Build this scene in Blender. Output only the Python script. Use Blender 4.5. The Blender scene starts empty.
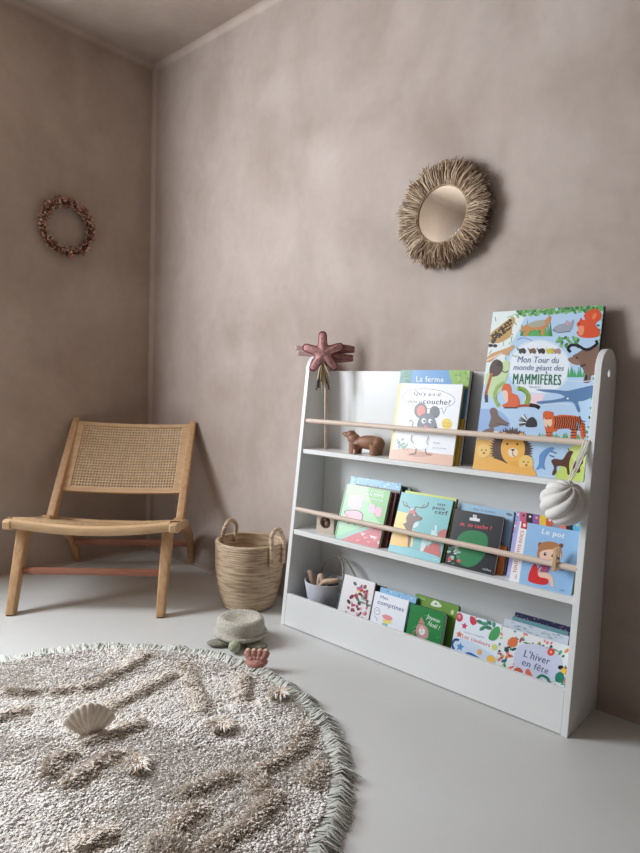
import bpy, bmesh, math, random
import numpy as np
from mathutils import Vector, Matrix, noise
random.seed(7)
rng = np.random.default_rng(7)
PI = math.pi
COL = bpy.context.scene.collection

# ------------------------------------------------------------------ helpers
def srgb(c):
    r = []
    for v in c[:3]:
        v = v / 255.0
        r.append(v / 12.92 if v <= 0.04045 else ((v + 0.055) / 1.055) ** 2.4)
    return (r[0], r[1], r[2], 1.0)

def mat(name, col, rough=0.6, metal=0.0, var=None, nscale=8.0, bump=0.0, bscale=60.0, stretch=(1, 1, 1), spec=0.5, detail=6.0, sss=0, sheen=0.0):
    m = bpy.data.materials.new(name); m.use_nodes = True
    nt = m.node_tree; b = nt.nodes['Principled BSDF']
    b.inputs['Base Color'].default_value = srgb(col)
    b.inputs['Roughness'].default_value = rough
    b.inputs['Metallic'].default_value = metal
    b.inputs['Specular IOR Level'].default_value = spec
    if sheen: b.inputs['Sheen Weight'].default_value = sheen
    tc = nt.nodes.new('ShaderNodeTexCoord'); mp = nt.nodes.new('ShaderNodeMapping')
    mp.inputs['Scale'].default_value = stretch
    nt.links.new(tc.outputs['Object'], mp.inputs['Vector'])
    if var is not None:
        n = nt.nodes.new('ShaderNodeTexNoise'); n.inputs['Scale'].default_value = nscale; n.inputs['Detail'].default_value = detail
        nt.links.new(mp.outputs['Vector'], n.inputs['Vector'])
        r = nt.nodes.new('ShaderNodeValToRGB')
        r.color_ramp.elements[0].position = 0.32; r.color_ramp.elements[1].position = 0.68
        r.color_ramp.elements[0].color = srgb(col); r.color_ramp.elements[1].color = srgb(var)
        nt.links.new(n.outputs['Fac'], r.inputs['Fac']); nt.links.new(r.outputs['Color'], b.inputs['Base Color'])
    if bump:
        n2 = nt.nodes.new('ShaderNodeTexNoise'); n2.inputs['Scale'].default_value = bscale; n2.inputs['Detail'].default_value = 4
        nt.links.new(mp.outputs['Vector'], n2.inputs['Vector'])
        bp = nt.nodes.new('ShaderNodeBump'); bp.inputs['Strength'].default_value = bump; bp.inputs['Distance'].default_value = 0.01
        nt.links.new(n2.outputs['Fac'], bp.inputs['Height']); nt.links.new(bp.outputs['Normal'], b.inputs['Normal'])
    return m

def attr_mat(name, rough=0.45, spec=0.5, sheen=0.0):
    m = bpy.data.materials.new(name); m.use_nodes = True
    nt = m.node_tree; b = nt.nodes['Principled BSDF']
    a = nt.nodes.new('ShaderNodeAttribute'); a.attribute_name = 'Col'
    nt.links.new(a.outputs['Color'], b.inputs['Base Color'])
    b.inputs['Roughness'].default_value = rough; b.inputs['Specular IOR Level'].default_value = spec
    if sheen: b.inputs['Sheen Weight'].default_value = sheen
    return m

def stucco(name, base, dark, light, bumpy=0.25):
    """lime-washed plaster: large clouds, brushed streaks and fine grain"""
    m = bpy.data.materials.new(name); m.use_nodes = True
    nt = m.node_tree; b = nt.nodes['Principled BSDF']; L = nt.links.new
    tc = nt.nodes.new('ShaderNodeTexCoord')
    def nz(scale, detail, stretch=(1, 1, 1), dist=0.0):
        mp = nt.nodes.new('ShaderNodeMapping'); mp.inputs['Scale'].default_value = stretch
        L(tc.outputs['Object'], mp.inputs['Vector'])
        n = nt.nodes.new('ShaderNodeTexNoise'); n.inputs['Scale'].default_value = scale
        n.inputs['Detail'].default_value = detail; n.inputs['Distortion'].default_value = dist
        L(mp.outputs['Vector'], n.inputs['Vector']); return n
    def ramp(src, p0, p1, c0, c1):
        r = nt.nodes.new('ShaderNodeValToRGB'); r.color_ramp.elements[0].position = p0; r.color_ramp.elements[1].position = p1
        r.color_ramp.elements[0].color = c0; r.color_ramp.elements[1].color = c1
        L(src, r.inputs['Fac']); return r
    def mix(f, a, c, mode='MIX'):
        x = nt.nodes.new('ShaderNodeMix'); x.data_type = 'RGBA'; x.blend_type = mode
        if isinstance(f, float): x.inputs[0].default_value = f
        else: L(f, x.inputs[0])
        L(a, x.inputs[6]); L(c, x.inputs[7]); return x.outputs[2]
    n1 = nz(1.7, 5, dist=0.6); n2 = nz(4.5, 6, (1, 1, 0.6), 0.4); n3 = nz(26, 5)
    r1 = ramp(n1.outputs['Fac'], 0.40, 0.60, srgb(dark), srgb(base))
    r2 = ramp(n2.outputs['Fac'], 0.4, 0.7, srgb(base), srgb(light))
    c = mix(0.5, r1.outputs['Color'], r2.outputs['Color'])
    r3 = ramp(n3.outputs['Fac'], 0.3, 0.7, (0.93, 0.93, 0.93, 1), (1.05, 1.05, 1.05, 1))
    c = mix(0.5, c, r3.outputs['Color'], 'MULTIPLY')
    L(c, b.inputs['Base Color'])
    b.inputs['Roughness'].default_value = 0.75; b.inputs['Specular IOR Level'].default_value = 0.25
    bp = nt.nodes.new('ShaderNodeBump'); bp.inputs['Strength'].default_value = bumpy; bp.inputs['Distance'].default_value = 0.02
    L(n2.outputs['Fac'], bp.inputs['Height']); L(bp.outputs['Normal'], b.inputs['Normal'])
    return m

def link(name, me, m=None, parent=None, loc=None, smooth=False):
    o = bpy.data.objects.new(name, me); COL.objects.link(o)
    if m is not None:
        for k in (m if isinstance(m, (list, tuple)) else [m]): me.materials.append(k)
    if parent: o.parent = parent
    if loc is not None: o.location = loc
    if smooth:
        me.polygons.foreach_set('use_smooth', [True] * len(me.polygons))
    return o

def obj(name, bm, m, parent=None, loc=None, smooth=False, weld=False):
    if weld: bmesh.ops.remove_doubles(bm, verts=bm.verts, dist=1e-5)
    bmesh.ops.recalc_face_normals(bm, faces=bm.faces)
    me = bpy.data.meshes.new(name); bm.to_mesh(me); bm.free()
    return link(name, me, m, parent, loc, smooth)

def autosmooth(o, ang=35):
    me = o.data
    me.polygons.foreach_set('use_smooth', [True] * len(me.polygons))
    me.set_sharp_from_angle(angle=math.radians(ang))
    return o

def thing(name, label, cat, loc=(0, 0, 0), rz=0, group=None):
    o = bpy.data.objects.new(name, None); COL.objects.link(o)
    o.empty_display_size = 0.05
    o.location = loc; o.rotation_euler = (0, 0, rz); tag(o, label, cat, group); return o

def tag(o, label, cat, group=None):
    o['label'] = label; o['category'] = cat
    if group: o['group'] = group
    return o

def box(bm, c, s, rot=None, bev=0.0, seg=2):
    t = bmesh.new(); bmesh.ops.create_cube(t, size=1)
    bmesh.ops.scale(t, vec=s, verts=t.verts)
    if bev: bmesh.ops.bevel(t, geom=list(t.edges), offset=bev, segments=seg, profile=0.5, affect='EDGES')
    M = Matrix.Translation(c) @ (rot.to_4x4() if rot is not None else Matrix.Identity(4))
    bmesh.ops.transform(t, matrix=M, verts=t.verts)
    join(bm, t)

def join(bm, t):
    me = bpy.data.meshes.new('tmp'); t.to_mesh(me); t.free(); bm.from_mesh(me); bpy.data.meshes.remove(me)

def beam(bm, a, b, w, h, up=(0, 0, 1), bev=0.003):
    """box bar from a to b: w across, h along 'up'"""
    a = Vector(a); b = Vector(b); d = (b - a); L = d.length; d.normalize()
    u = Vector(up); x = d.cross(u).normalized(); u = x.cross(d).normalized()
    R = Matrix((x, d, u)).transposed()
    box(bm, (a + b) / 2, (w, L, h), R, bev)

def tube(bm, pts, rad, n=10, closed=False, caps=True, flat=1.0):
    P = [Vector(p) for p in pts]; N = len(P)
    R = rad if isinstance(rad, (list, tuple)) else [rad] * N
    rings = []; prev = None
    for i, p in enumerate(P):
        if closed: t = P[(i + 1) % N] - P[i - 1]
        else: t = P[min(i + 1, N - 1)] - P[max(i - 1, 0)]
        t.normalize()
        if prev is None:
            a = Vector((0, 0, 1)) if abs(t.z) < 0.9 else Vector((1, 0, 0))
            u = t.cross(a).normalized()
        else: u = (prev - t * prev.dot(t)).normalized()
        prev = u; v = t.cross(u)
        rings.append([bm.verts.new(p + (u * math.cos(2 * PI * k / n) + v * math.sin(2 * PI * k / n) * flat) * R[i]) for k in range(n)])
    m = N if closed else N - 1
    for i in range(m):
        a = rings[i]; b = rings[(i + 1) % N]
        for k in range(n): bm.faces.new((a[k], a[(k + 1) % n], b[(k + 1) % n], b[k]))
    if caps and not closed:
        bm.faces.new(rings[0][::-1]); bm.faces.new(rings[-1])

def lathe(bm, prof, n=48, c=(0, 0, 0), fn=None):
    rings = []
    for (r, z) in prof:
        if r < 1e-6: rings.append([bm.verts.new((c[0], c[1], c[2] + z))])
        else: rings.append([bm.verts.new((c[0] + r * math.cos(2 * PI * k / n) * (fn(k / n, z) if fn else 1), c[1] + r * math.sin(2 * PI * k / n) * (fn(k / n, z) if fn else 1), c[2] + z)) for k in range(n)])
    for a, b in zip(rings, rings[1:]):
        for k in range(n):
            k2 = (k + 1) % n
            if len(a) == 1 and len(b) == 1: continue
            if len(a) == 1: bm.faces.new((a[0], b[k2], b[k]))
            elif len(b) == 1: bm.faces.new((a[k], a[k2], b[0]))
            else: bm.faces.new((a[k], a[k2], b[k2], b[k]))

def ball(bm, c, r, rot=None, sub=3):
    t = bmesh.new(); bmesh.ops.create_icosphere(t, subdivisions=sub, radius=1)
    s = (r, r, r) if not isinstance(r, (tuple, list)) else r
    bmesh.ops.scale(t, vec=s, verts=t.verts)
    M = Matrix.Translation(c) @ (rot.to_4x4() if rot is not None else Matrix.Identity(4))
    bmesh.ops.transform(t, matrix=M, verts=t.verts); join(bm, t)

def crom(pts, n=8, closed=False):
    P = [Vector(p) for p in pts]; N = len(P); out = []
    m = N if closed else N - 1
    for i in range(m):
        if closed: p0, p1, p2, p3 = P[i - 1], P[i], P[(i + 1) % N], P[(i + 2) % N]
        else: p0, p1, p2, p3 = P[max(i - 1, 0)], P[i], P[i + 1], P[min(i + 2, N - 1)]
        for k in range(n):
            t = k / n
            out.append(0.5 * ((2 * p1) + (p2 - p0) * t + (2 * p0 - 5 * p1 + 4 * p2 - p3) * t * t + (3 * p1 - p0 - 3 * p2 + p3) * t ** 3))
    if not closed: out.append(P[-1])
    return out

def np_mesh(name, V, F, cols=None, fcol=None):
    """V (n,3), F (m,k) same arity; cols per-vertex rgb linear"""
    me = bpy.data.meshes.new(name)
    V = np.asarray(V, dtype=np.float32); F = np.asarray(F, dtype=np.int32); k = F.shape[1]
    me.vertices.add(len(V)); me.vertices.foreach_set('co', V.ravel())
    me.loops.add(F.size); me.loops.foreach_set('vertex_index', F.ravel())
    me.polygons.add(len(F)); me.polygons.foreach_set('loop_start', np.arange(0, F.size, k, dtype=np.int32))
    me.polygons.foreach_set('loop_total', np.full(len(F), k, dtype=np.int32))
    me.update(calc_edges=True)
    if cols is not None:
        a = me.color_attributes.new('Col', 'FLOAT_COLOR', 'POINT')
        c = np.ones((len(V), 4), dtype=np.float32); c[:, :3] = cols
        a.data.foreach_set('color', c.ravel())
    return me

def strands(base, tip, mid, w0, w1, cols, wdir=None):
    """flat-sided 3-prism strands: base, mid, tip arrays (n,3); w radii. returns V,F(quads),C"""
    n = len(base); d = tip - base; d /= np.linalg.norm(d, axis=1)[:, None] + 1e-9
    a = np.where(np.abs(d[:, 2:3]) < 0.9, np.array([[0, 0, 1.0]]), np.array([[1.0, 0, 0]]))
    u = np.cross(d, a); u /= np.linalg.norm(u, axis=1)[:, None] + 1e-9
    v = np.cross(d, u); V = []
    for P, w in ((base, w0), (mid, (w0 * 1.1 + w1 * 0.2)), (tip, w1)):
        for k in range(3):
            ang = 2 * PI * k / 3
            V.append(P + (u * math.cos(ang) + v * math.sin(ang)) * (w[:, None] if hasattr(w, 'shape') else w))
    V = np.stack(V, 1).reshape(-1, 3)      # n*9
    F = []
    for lvl in range(2):
        for k in range(3):
            F.append([lvl * 3 + k, lvl * 3 + (k + 1) % 3, lvl * 3 + 3 + (k + 1) % 3, lvl * 3 + 3 + k])
    F = np.array(F)[None] + (np.arange(n) * 9)[:, None, None]
    return V, F.reshape(-1, 4), np.repeat(cols, 9, axis=0)

# ------------------------------------------------------------------ calibrated sizes
CAM = (2.86606, -1.81759, 0.88192); YAW, PITCH, ROLL, FPX = -0.737039, 0.0601069, 0.0319119, 618.181
HC = 2.5
RX, RY = 3.75, -3.7           # far walls of the room, never in view

# ------------------------------------------------------------------ materials
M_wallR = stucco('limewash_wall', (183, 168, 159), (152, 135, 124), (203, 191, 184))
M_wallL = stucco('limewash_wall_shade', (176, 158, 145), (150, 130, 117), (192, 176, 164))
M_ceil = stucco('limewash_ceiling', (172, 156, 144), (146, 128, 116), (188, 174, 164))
M_room = mat('low_bounce_dark', (72, 62, 54), 0.9, var=(66, 56, 48), nscale=2)  # unseen walls, colour set very dark to cut bounced light
M_white = mat('white_lacquer', (232, 233, 232), 0.38, var=(226, 227, 226), nscale=3)
M_dowel = mat('beech_dowel', (224, 206, 190), 0.55, var=(210, 188, 170), nscale=14, stretch=(0.3, 8, 8))
M_page = mat('page_block', (232, 226, 214), 0.7, var=(214, 206, 192), nscale=200, stretch=(0.1, 3, 0.1))
M_print = attr_mat('printed_paper', 0.32)
M_teak = mat('oiled_teak', (206, 168, 126), 0.5, var=(184, 142, 100), nscale=9, stretch=(9, 9, 1.2), bump=0.08, bscale=120)
M_teak2 = mat('oiled_teak_rail', (210, 176, 136), 0.5, var=(194, 156, 114), nscale=9, stretch=(1.2, 9, 9), bump=0.08, bscale=120)
M_red = mat('reddish_teak', (168, 112, 88), 0.5, var=(148, 94, 72), nscale=9, stretch=(1.2, 9, 9))
M_cane = mat('rattan_cane', (224, 196, 158), 0.5, var=(204, 172, 132), nscale=40, bump=0.1, bscale=300)
M_raffia = attr_mat('raffia', 0.75, 0.2)
M_wool = attr_mat('wool_pile', 0.95, 0.1, 0.3)

def soften(m, f):
    nt = m.node_tree; b = nt.nodes['Principled BSDF']; out = nt.nodes['Material Output']
    t = nt.nodes.new('ShaderNodeBsdfTranslucent'); x = nt.nodes.new('ShaderNodeMixShader'); x.inputs[0].default_value = f
    nt.links.new(b.inputs['Base Color'].links[0].from_socket, t.inputs['Color'])
    nt.links.new(b.outputs[0], x.inputs[1]); nt.links.new(t.outputs[0], x.inputs[2]); nt.links.new(x.outputs[0], out.inputs['Surface'])
soften(M_wool, 0.12)   # Translucent yarn

def floor_mat():
    m = mat('polished_screed', (212, 213, 212), 0.42, var=(203, 203, 200), nscale=1.6, detail=4, spec=0.4)
    nt = m.node_tree; b = nt.nodes['Principled BSDF']
    n = nt.nodes.new('ShaderNodeTexNoise'); n.inputs['Scale'].default_value = 5; n.inputs['Detail'].default_value = 5
    mr = nt.nodes.new('ShaderNodeMapRange'); mr.inputs['To Min'].default_value = 0.34; mr.inputs['To Max'].default_value = 0.5
    nt.links.new(n.outputs['Fac'], mr.inputs['Value']); nt.links.new(mr.outputs['Result'], b.inputs['Roughness'])
    return m
M_floor = floor_mat()

# ------------------------------------------------------------------ room
def struct(name, bm, m, parent=None):
    o = obj(name, bm, m, parent)
    if not parent: o['kind'] = 'structure'
    return o
T = 0.12
def slab(name, lo, hi, m):
    bm = bmesh.new(); box(bm, [(a + b) / 2 for a, b in zip(lo, hi)], [b - a for a, b in zip(lo, hi)]); return struct(name, bm, m)
slab('floor', (-T, RY - T, -T), (RX + T, T, 0), M_floor)
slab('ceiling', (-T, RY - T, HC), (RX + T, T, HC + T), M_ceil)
slab('wall_right', (0, 0, 0), (RX + T, T, HC), M_wallR)
slab('wall_back', (-T, RY - T, 0), (RX + T, RY, HC), M_room)
slab('wall_far', (RX, RY, 0), (RX + T, 0, HC), M_room)
# left wall with the window opening (window lies outside the picture)
WY0, WY1, WZ0, WZ1 = -2.45, -1.25, 0.8, 2.25
bm = bmesh.new()
for lo, hi in (((-T, RY, 0), (0, WY0, HC)), ((-T, WY1, 0), (0, T, HC)), ((-T, WY0, 0), (0, WY1, WZ0)), ((-T, WY0, WZ1), (0, WY1, HC))):
    box(bm, [(a + b) / 2 for a, b in zip(lo, hi)], [b - a for a, b in zip(lo, hi)])
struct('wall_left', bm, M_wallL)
bm = bmesh.new()
wy, wz = (WY0 + WY1) / 2, (WZ0 + WZ1) / 2
M_frame = mat('window_white', (236, 236, 232), 0.5)
for y in (WY0 + 0.025, WY1 - 0.025): box(bm, (-0.06, y, wz), (0.06, 0.05, WZ1 - WZ0))
for z in (WZ0 + 0.025, WZ1 - 0.025): box(bm, (-0.06, wy, z), (0.06, WY1 - WY0 - 0.1, 0.05))
struct('window_1', bm, M_frame)
# rounded plaster coves in the three seams of the corner
def cove(name, path_dir, length, origin, a, b, r, m):
    bm = bmesh.new(); D = Vector(path_dir); A = Vector(a); B = Vector(b); O = Vector(origin)
    prof = [A * r + B * 0.0] ; n = 8
    cen = A * r + B * r
    pts = [cen + (-A * math.sin(t) - B * math.cos(t)) * r for t in [PI / 2 * k / n for k in range(n + 1)]]
    pts = pts + [A * 0 + B * 0]
    v0 = [bm.verts.new(O + p) for p in pts]; v1 = [bm.verts.new(O + p + D * length) for p in pts]
    for i in range(len(pts)):
        j = (i + 1) % len(pts); bm.faces.new((v0[i], v0[j], v1[j], v1[i]))
    o = struct(name, bm, m); autosmooth(o, 30); return o
M_cove = stucco('cove_plaster', (188, 172, 161), (170, 152, 141), (204, 192, 183), 0.1)
cove('trim_1', (0, 0, 1), HC, (0, 0, 0), (1, 0, 0), (0, -1, 0), 0.018, M_cove)
cove('trim_2', (1, 0, 0), RX, (0, 0, HC), (0, -1, 0), (0, 0, -1), 0.024, M_cove)
cove('trim_3', (0, -1, 0), -RY, (0, 0, HC), (1, 0, 0), (0, 0, -1), 0.024, M_wallL)
cove('trim_4', (1, 0, 0), RX, (0, 0, 0), (0, -1, 0), (0, 0, 1), 0.012, M_wallR)
cove('trim_5', (0, -1, 0), -RY, (0, 0, 0), (1, 0, 0), (0, 0, 1), 0.012, M_wallL)

# ------------------------------------------------------------------ bookcase
X0, W, DB, DT, H, HB = 1.2485, 1.0683, 0.2212, 0.119, 1.015, 0.954
X1 = X0 + W; PT = 0.018
shelf = thing('front_facing_bookcase', 'low white front-facing bookcase with slanted sides and wooden rails against the wall', 'bookcase', (X0, 0, 0))
def frontd(z): return DB + (DT - DB) * z / H
def side_panel(x, name):
    bm = bmesh.new(); zc = H - 0.062; hc = 0.5 * frontd(zc)
    # outline (d = distance from wall, z)
    pts = [(0.002, 0.0), (DB, 0.0)]
    rad = hc; cz = H - rad
    f = frontd(cz); rad = f / 2 - 0.001; cz = H - rad
    for k in range(17):
        a = -0.1 + (PI + 0.1) * k / 16
        pts.append((0.002 + rad + rad * math.cos(a), cz + rad * math.sin(a)))
    hole = [(0.002 + rad + 0.011 * math.cos(2 * PI * k / 16), cz - 0.004 + 0.011 * math.sin(2 * PI * k / 16)) for k in range(16)]
    # face with hole via triangle fill
    def face(xx):
        vo = [bm.verts.new((xx, -d, z)) for d, z in pts]; vh = [bm.verts.new((xx, -d, z)) for d, z in hole]
        eo = [bm.edges.new((vo[i], vo[(i + 1) % len(vo)])) for i in range(len(vo))]
        eh = [bm.edges.new((vh[i], vh[(i + 1) % len(vh)])) for i in range(len(vh))]
        bmesh.ops.triangle_fill(bm, use_beauty=True, edges=eo + eh)
        return vo, vh
    a, ah = face(x); b, bh = face(x + PT)
    for p, q in ((a, b), (ah, bh)):
        for i in range(len(p)):
            j = (i + 1) % len(p); bm.faces.new((p[i], p[j], q[j], q[i]))
    o = obj(name, bm, M_white, shelf); autosmooth(o, 30)
    bv = o.modifiers.new('bevel', 'BEVEL'); bv.width = 0.0015; bv.segments = 2; bv.limit_method = 'ANGLE'; bv.angle_limit = math.radians(50)
    return o
side_panel(0, 'side_panel'); side_panel(W - PT, 'side_panel')
def inner(name, y0, y1, z0, z1, m=M_white):
    bm = bmesh.new(); box(bm, (W / 2, (y0 + y1) / 2, (z0 + z1) / 2), (W - 2 * PT, abs(y1 - y0), z1 - z0), bev=0.001)
    return obj(name, bm, m, shelf)
S1, S2, S3 = 0.657, 0.357, 0.035
BF = -0.022          # front face of the back panel
inner('back_panel', -0.006, BF, 0.02, HB)
inner('shelf_board', BF, -(frontd(S1) - 0.006), S1 - 0.016, S1)
inner('shelf_board', BF, -(frontd(S2) - 0.002), S2 - 0.018, S2)
inner('shelf_board', BF, -(frontd(S3) - 0.03), S3 - 0.016, S3)
bm = bmesh.new(); k = 0.012
box(bm, (W / 2, -(frontd(0.06) - 0.0085), 0.0600), (W - 2 * PT, 0.016, 0.116), Matrix.Rotation(-math.atan((DB - DT) / H), 3, 'X'), bev=0.001)
obj('kick_board', bm, M_white, shelf)
DW1 = (-(frontd(0.762) - 0.013), 0.763); DW2 = (-(frontd(0.432) - 0.008), 0.432)
for (y, z) in (DW1, DW2):
    bm = bmesh.new(); tube(bm, [(PT - 0.002, y, z), (W - PT + 0.002, y, z)], 0.0085, 20)
    o = obj('rail', bm, M_dowel, shelf); autosmooth(o, 40)
    o['label'] = 'pale wooden round rail'

# ------------------------------------------------------------------ cover art
def homog(src, dst):
    A = []; B = []
    for (x, y), (u, v) in zip(src, dst):
        A.append([x, y, 1, 0, 0, 0, -u * x, -u * y]); B.append(u)
        A.append([0, 0, 0, x, y, 1, -v * x, -v * y]); B.append(v)
    h = np.linalg.solve(np.array(A, float), np.array(B, float)); return np.append(h, 1).reshape(3, 3)

class Art:
    """flat printed artwork; drawn in photo-crop units, mapped onto the w x h cover"""
    def __init__(s, w, h, corners, vb=0.0):
        s.w, s.h = w, h; s.Hm = homog(corners, [(0, 1), (1, 1), (1, vb), (0, vb)]); s.Hi = np.linalg.inv(s.Hm)
        s.P = []; s.layer = 0
    def m(s, p):
        q = s.Hm @ np.array([p[0], p[1], 1.0]); return (q[0] / q[2], q[1] / q[2])
    def raw(s, pts, col):
        # clip to the unit square
        for ax, lim, sg in ((0, 0.0, 1), (0, 1.0, -1), (1, 0.0, 1), (1, 1.0, -1)):
            out = []
            for i in range(len(pts)):
                a = pts[i - 1]; b = pts[i]; da = (a[ax] - lim) * sg; db = (b[ax] - lim) * sg
                if (da >= 0) != (db >= 0):
                    t = da / (da - db); out.append((a[0] + (b[0] - a[0]) * t, a[1] + (b[1] - a[1]) * t))
                if db >= 0: out.append(b)
            pts = out
            if len(pts) < 3: return
        s.P.append((pts, col, s.layer))
    def poly(s, pts, col): s.layer += 1; s.raw([s.m(p) for p in pts], col)
    def blob(s, pts, col, n=5): s.poly([(v.x, v.y) for v in crom([(p[0], p[1], 0) for p in pts], n, True)], col)
    def ell(s, cx, cy, rx, ry, col, rot=0, n=20):
        c, sn = math.cos(math.radians(rot)), math.sin(math.radians(rot)); P = []
        for k in range(n):
            a = 2 * PI * k / n; x = rx * math.cos(a); y = ry * math.sin(a); P.append((cx + x * c - y * sn, cy + x * sn + y * c))
        s.poly(P, col)
    def uvrect(s, u0, v0, u1, v1, col): s.layer += 1; s.raw([(u0, v0), (u1, v0), (u1, v1), (u0, v1)], col)
    def stroke(s, pts, w, col, smooth=True):
        P = crom([(p[0], p[1], 0) for p in pts], 5) if smooth and len(pts) > 2 else [Vector((p[0], p[1], 0)) for p in pts]
        s.layer += 1
        for a, b in zip(P, P[1:]):
            d = (b - a);
            if d.length < 1e-6: continue
            n = Vector((-d.y, d.x, 0)).normalized() * w / 2; e = d.normalized() * w * 0.15
            s.raw([s.m(q[:2]) for q in (a - e + n, b + e + n, b + e - n, a - e - n)], col)
    def text(s, t, x0, y0, x1, y1, size, col, bold=0.0, shear=0.0):
        """baseline from (x0,y0) to (x1,y1) in crop units, cap height size"""
        V, F = glyphs(t, bold, shear)
        wx = max(v[0] for v in V); mnx = min(v[0] for v in V); L = wx - mnx
        d = Vector((x1 - x0, y1 - y0)); n = Vector((d.y, -d.x)).normalized()
        s.layer += 1; half = len(F) // 2 if bold else -1
        Q = [(x0 + d.x * (v[0] - mnx) / L + n.x * v[1] / 0.72 * size, y0 + d.y * (v[0] - mnx) / L + n.y * v[1] / 0.72 * size) for v in V]
        for fi, f in enumerate(F):
            if fi == half: s.layer += 1
            s.raw([s.m(Q[i]) for i in f], col)
    def spikes(s, x0, y0, x1, h, n, col, lean=0.3):
        for i in range(n):
            x = x0 + (x1 - x0) * (i + 0.5) / n; w = (x1 - x0) / n; hh = h * (0.6 + 0.4 * random.random())
            s.poly([(x - w * .6, y0), (x + w * .6, y0), (x + (random.random() - .5) * w * 2 * lean * 4, y0 - hh)], col)
    def build(s, name, parent, M4, step=0.000025):
        V = []; F = []; C = []
        for pts, col, ly in s.P:
            b = len(V)
            for (u, v) in pts: V.append((u * s.w, -0.0004 - ly * step * (1 if s.layer < 40 else 40 / s.layer), v * s.h)); C.append(srgb(col))
            F.append(list(range(b, b + len(pts))))
        me = bpy.data.meshes.new(name); me.from_pydata([Vector(v) for v in V], [], F)
        a = me.color_attributes.new('Col', 'FLOAT_COLOR', 'POINT')
        a.data.foreach_set('color', [x for c in C for x in c])
        o = link(name, me, M_print, parent); o.matrix_local = M4; return o

_g = {}
def glyphs(t, bold, shear):
    k = (t, bold, shear)
    if k in _g: return _g[k]
    cu = bpy.data.curves.new('t', 'FONT'); cu.body = t; cu.size = 1; cu.resolution_u = 3;  cu.space_character = 1 + bold * 4.5
    o = bpy.data.objects.new('t', cu); COL.objects.link(o)
    bpy.context.view_layer.update()
    me = bpy.data.meshes.new_from_object(o.evaluated_get(bpy.context.evaluated_depsgraph_get()))
    V = [(v.co.x + shear * v.co.y, v.co.y, 0) for v in me.vertices]; F = [list(p.vertices) for p in me.polygons]
    if bold:                      # heavier lettering: the same glyphs set twice, a hair apart
        n = len(V); V = [(x - bold, y, z) for x, y, z in V] + [(x + bold, y, z) for x, y, z in V]; F = F + [[i + n for i in f] for f in F]
    bpy.data.objects.remove(o); bpy.data.curves.remove(cu); bpy.data.meshes.remove(me)
    _g[k] = (V, F); return _g[k]

def plain_mat(col, rough=0.35, _c={}):
    if col not in _c: _c[col] = mat('cover_card_%d' % (len(_c) + 1), col, rough, var=tuple(max(0, c - 8) for c in col), nscale=20)
    return _c[col]

def book(label, x0, x1, z0, z1, ybot, ytop, t, front, spine, back=None, group=None, art=None, r=0.0, name='picture_book', board=0.0022, turn=0.0):
    """standing book: front cover plane faces the room; spine on its left"""
    w = x1 - x0; h = z1 - z0; lean = math.atan2(ytop - ybot, h); hh = h / math.cos(lean)
    root = thing(name, label, 'book', (x0, ybot, z0), 0, group)
    root.rotation_euler = (-lean, 0, turn)
    def rr(x_0, x_1, z_0, z_1, y_0, y_1, rad):
        """rounded-corner board"""
        b = bmesh.new(); P = []
        if rad > 0:
            for (cx, cz, a0) in ((x_1 - rad, z_1 - rad, 0), (x_0 + rad * .3, z_1 - rad * .3, 90), (x_0 + rad * .3, z_0 + rad * .3, 180), (x_1 - rad, z_0 + rad, 270)):
                q = rad if a0 in (0, 270) else rad * .3
                for k in range(5):
                    a = math.radians(a0 + 90 * k / 4); P.append((cx + q * math.cos(a), cz + q * math.sin(a)))
        else: P = [(x_1, z_0), (x_1, z_1), (x_0, z_1), (x_0, z_0)]
        f0 = [b.verts.new((x, y_0, z)) for x, z in P]; f1 = [b.verts.new((x, y_1, z)) for x, z in P]
        b.faces.new(f0); b.faces.new(f1[::-1])
        for i in range(len(P)): j = (i + 1) % len(P); b.faces.new((f0[i], f0[j], f1[j], f1[i]))
        return b
    b = rr(0, w, 0, hh, 0, board, r); o = obj('front_cover', b, plain_mat(front), root)
    if art: art.build('cover_art', o, Matrix.Identity(4))
    b = rr(0, w, 0, hh, t - board, t, r); obj('back_cover', b, plain_mat(back or front), root)
    b = bmesh.new(); box(b, (board / 2, t / 2, hh / 2), (board, t - 2 * board, hh), bev=0.0); obj('spine', b, plain_mat(spine), root)
    b = rr(board, w - 0.003, 0.0025, hh - 0.0025, board, t - board, r * 0.9); obj('page_block', b, M_page, root)
    return root

#BOOKS0
WHT = (238, 240, 244)
# ---- top tier ------------------------------------------------------------
GT = 'picture books on the top tier'; GM = 'picture books on the middle tier'; GB = 'picture books in the bottom bin'
def bk_size(x0, x1, z0, z1, yb, yt): return x1 - x0, math.hypot(z1 - z0, yt - yb)

# La ferme
w_, h_ = bk_size(1.632, 1.897, S1, .957, -.100, -.052)
A = Art(w_, h_, [(133, 68), (575, 70), (520, 690), (45, 640)])
A.uvrect(0, 0, 1, 1, (92, 150, 205)); A.uvrect(0, 0, .18, 1, (84, 140, 128)); A.blob([(450, 60), (600, 55), (600, 175), (480, 170), (455, 130)], (138, 180, 78))
for i in range(14): A.ell(140 + random.random() * 50, 75 + random.random() * 90, 7, 5, random.choice([(70, 120, 105), (110, 165, 140)]), random.random() * 180)
for i in range(14): A.ell(475 + random.random() * 90, 75 + random.random() * 90, 8, 6, random.choice([(110, 155, 60), (165, 198, 100)]), random.random() * 180)
A.uvrect(0, 0, 1, .45, (150, 180, 90))
A.text('La ferme', 232, 140, 408, 143, 36, (240, 246, 250), .012)
book('large blue and green farm book with white title behind the mouse book', 1.632, 1.897, S1, .957, -.100, -.052, .022, (92, 150, 205), (48, 78, 58), (70, 48, 40), GT, A)
book('yellow book squeezed behind the white mouse book', 1.664, 1.899, S1, .803, -.111, -.083, .009, (214, 176, 72), (214, 176, 72), (205, 150, 50), GT)
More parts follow.
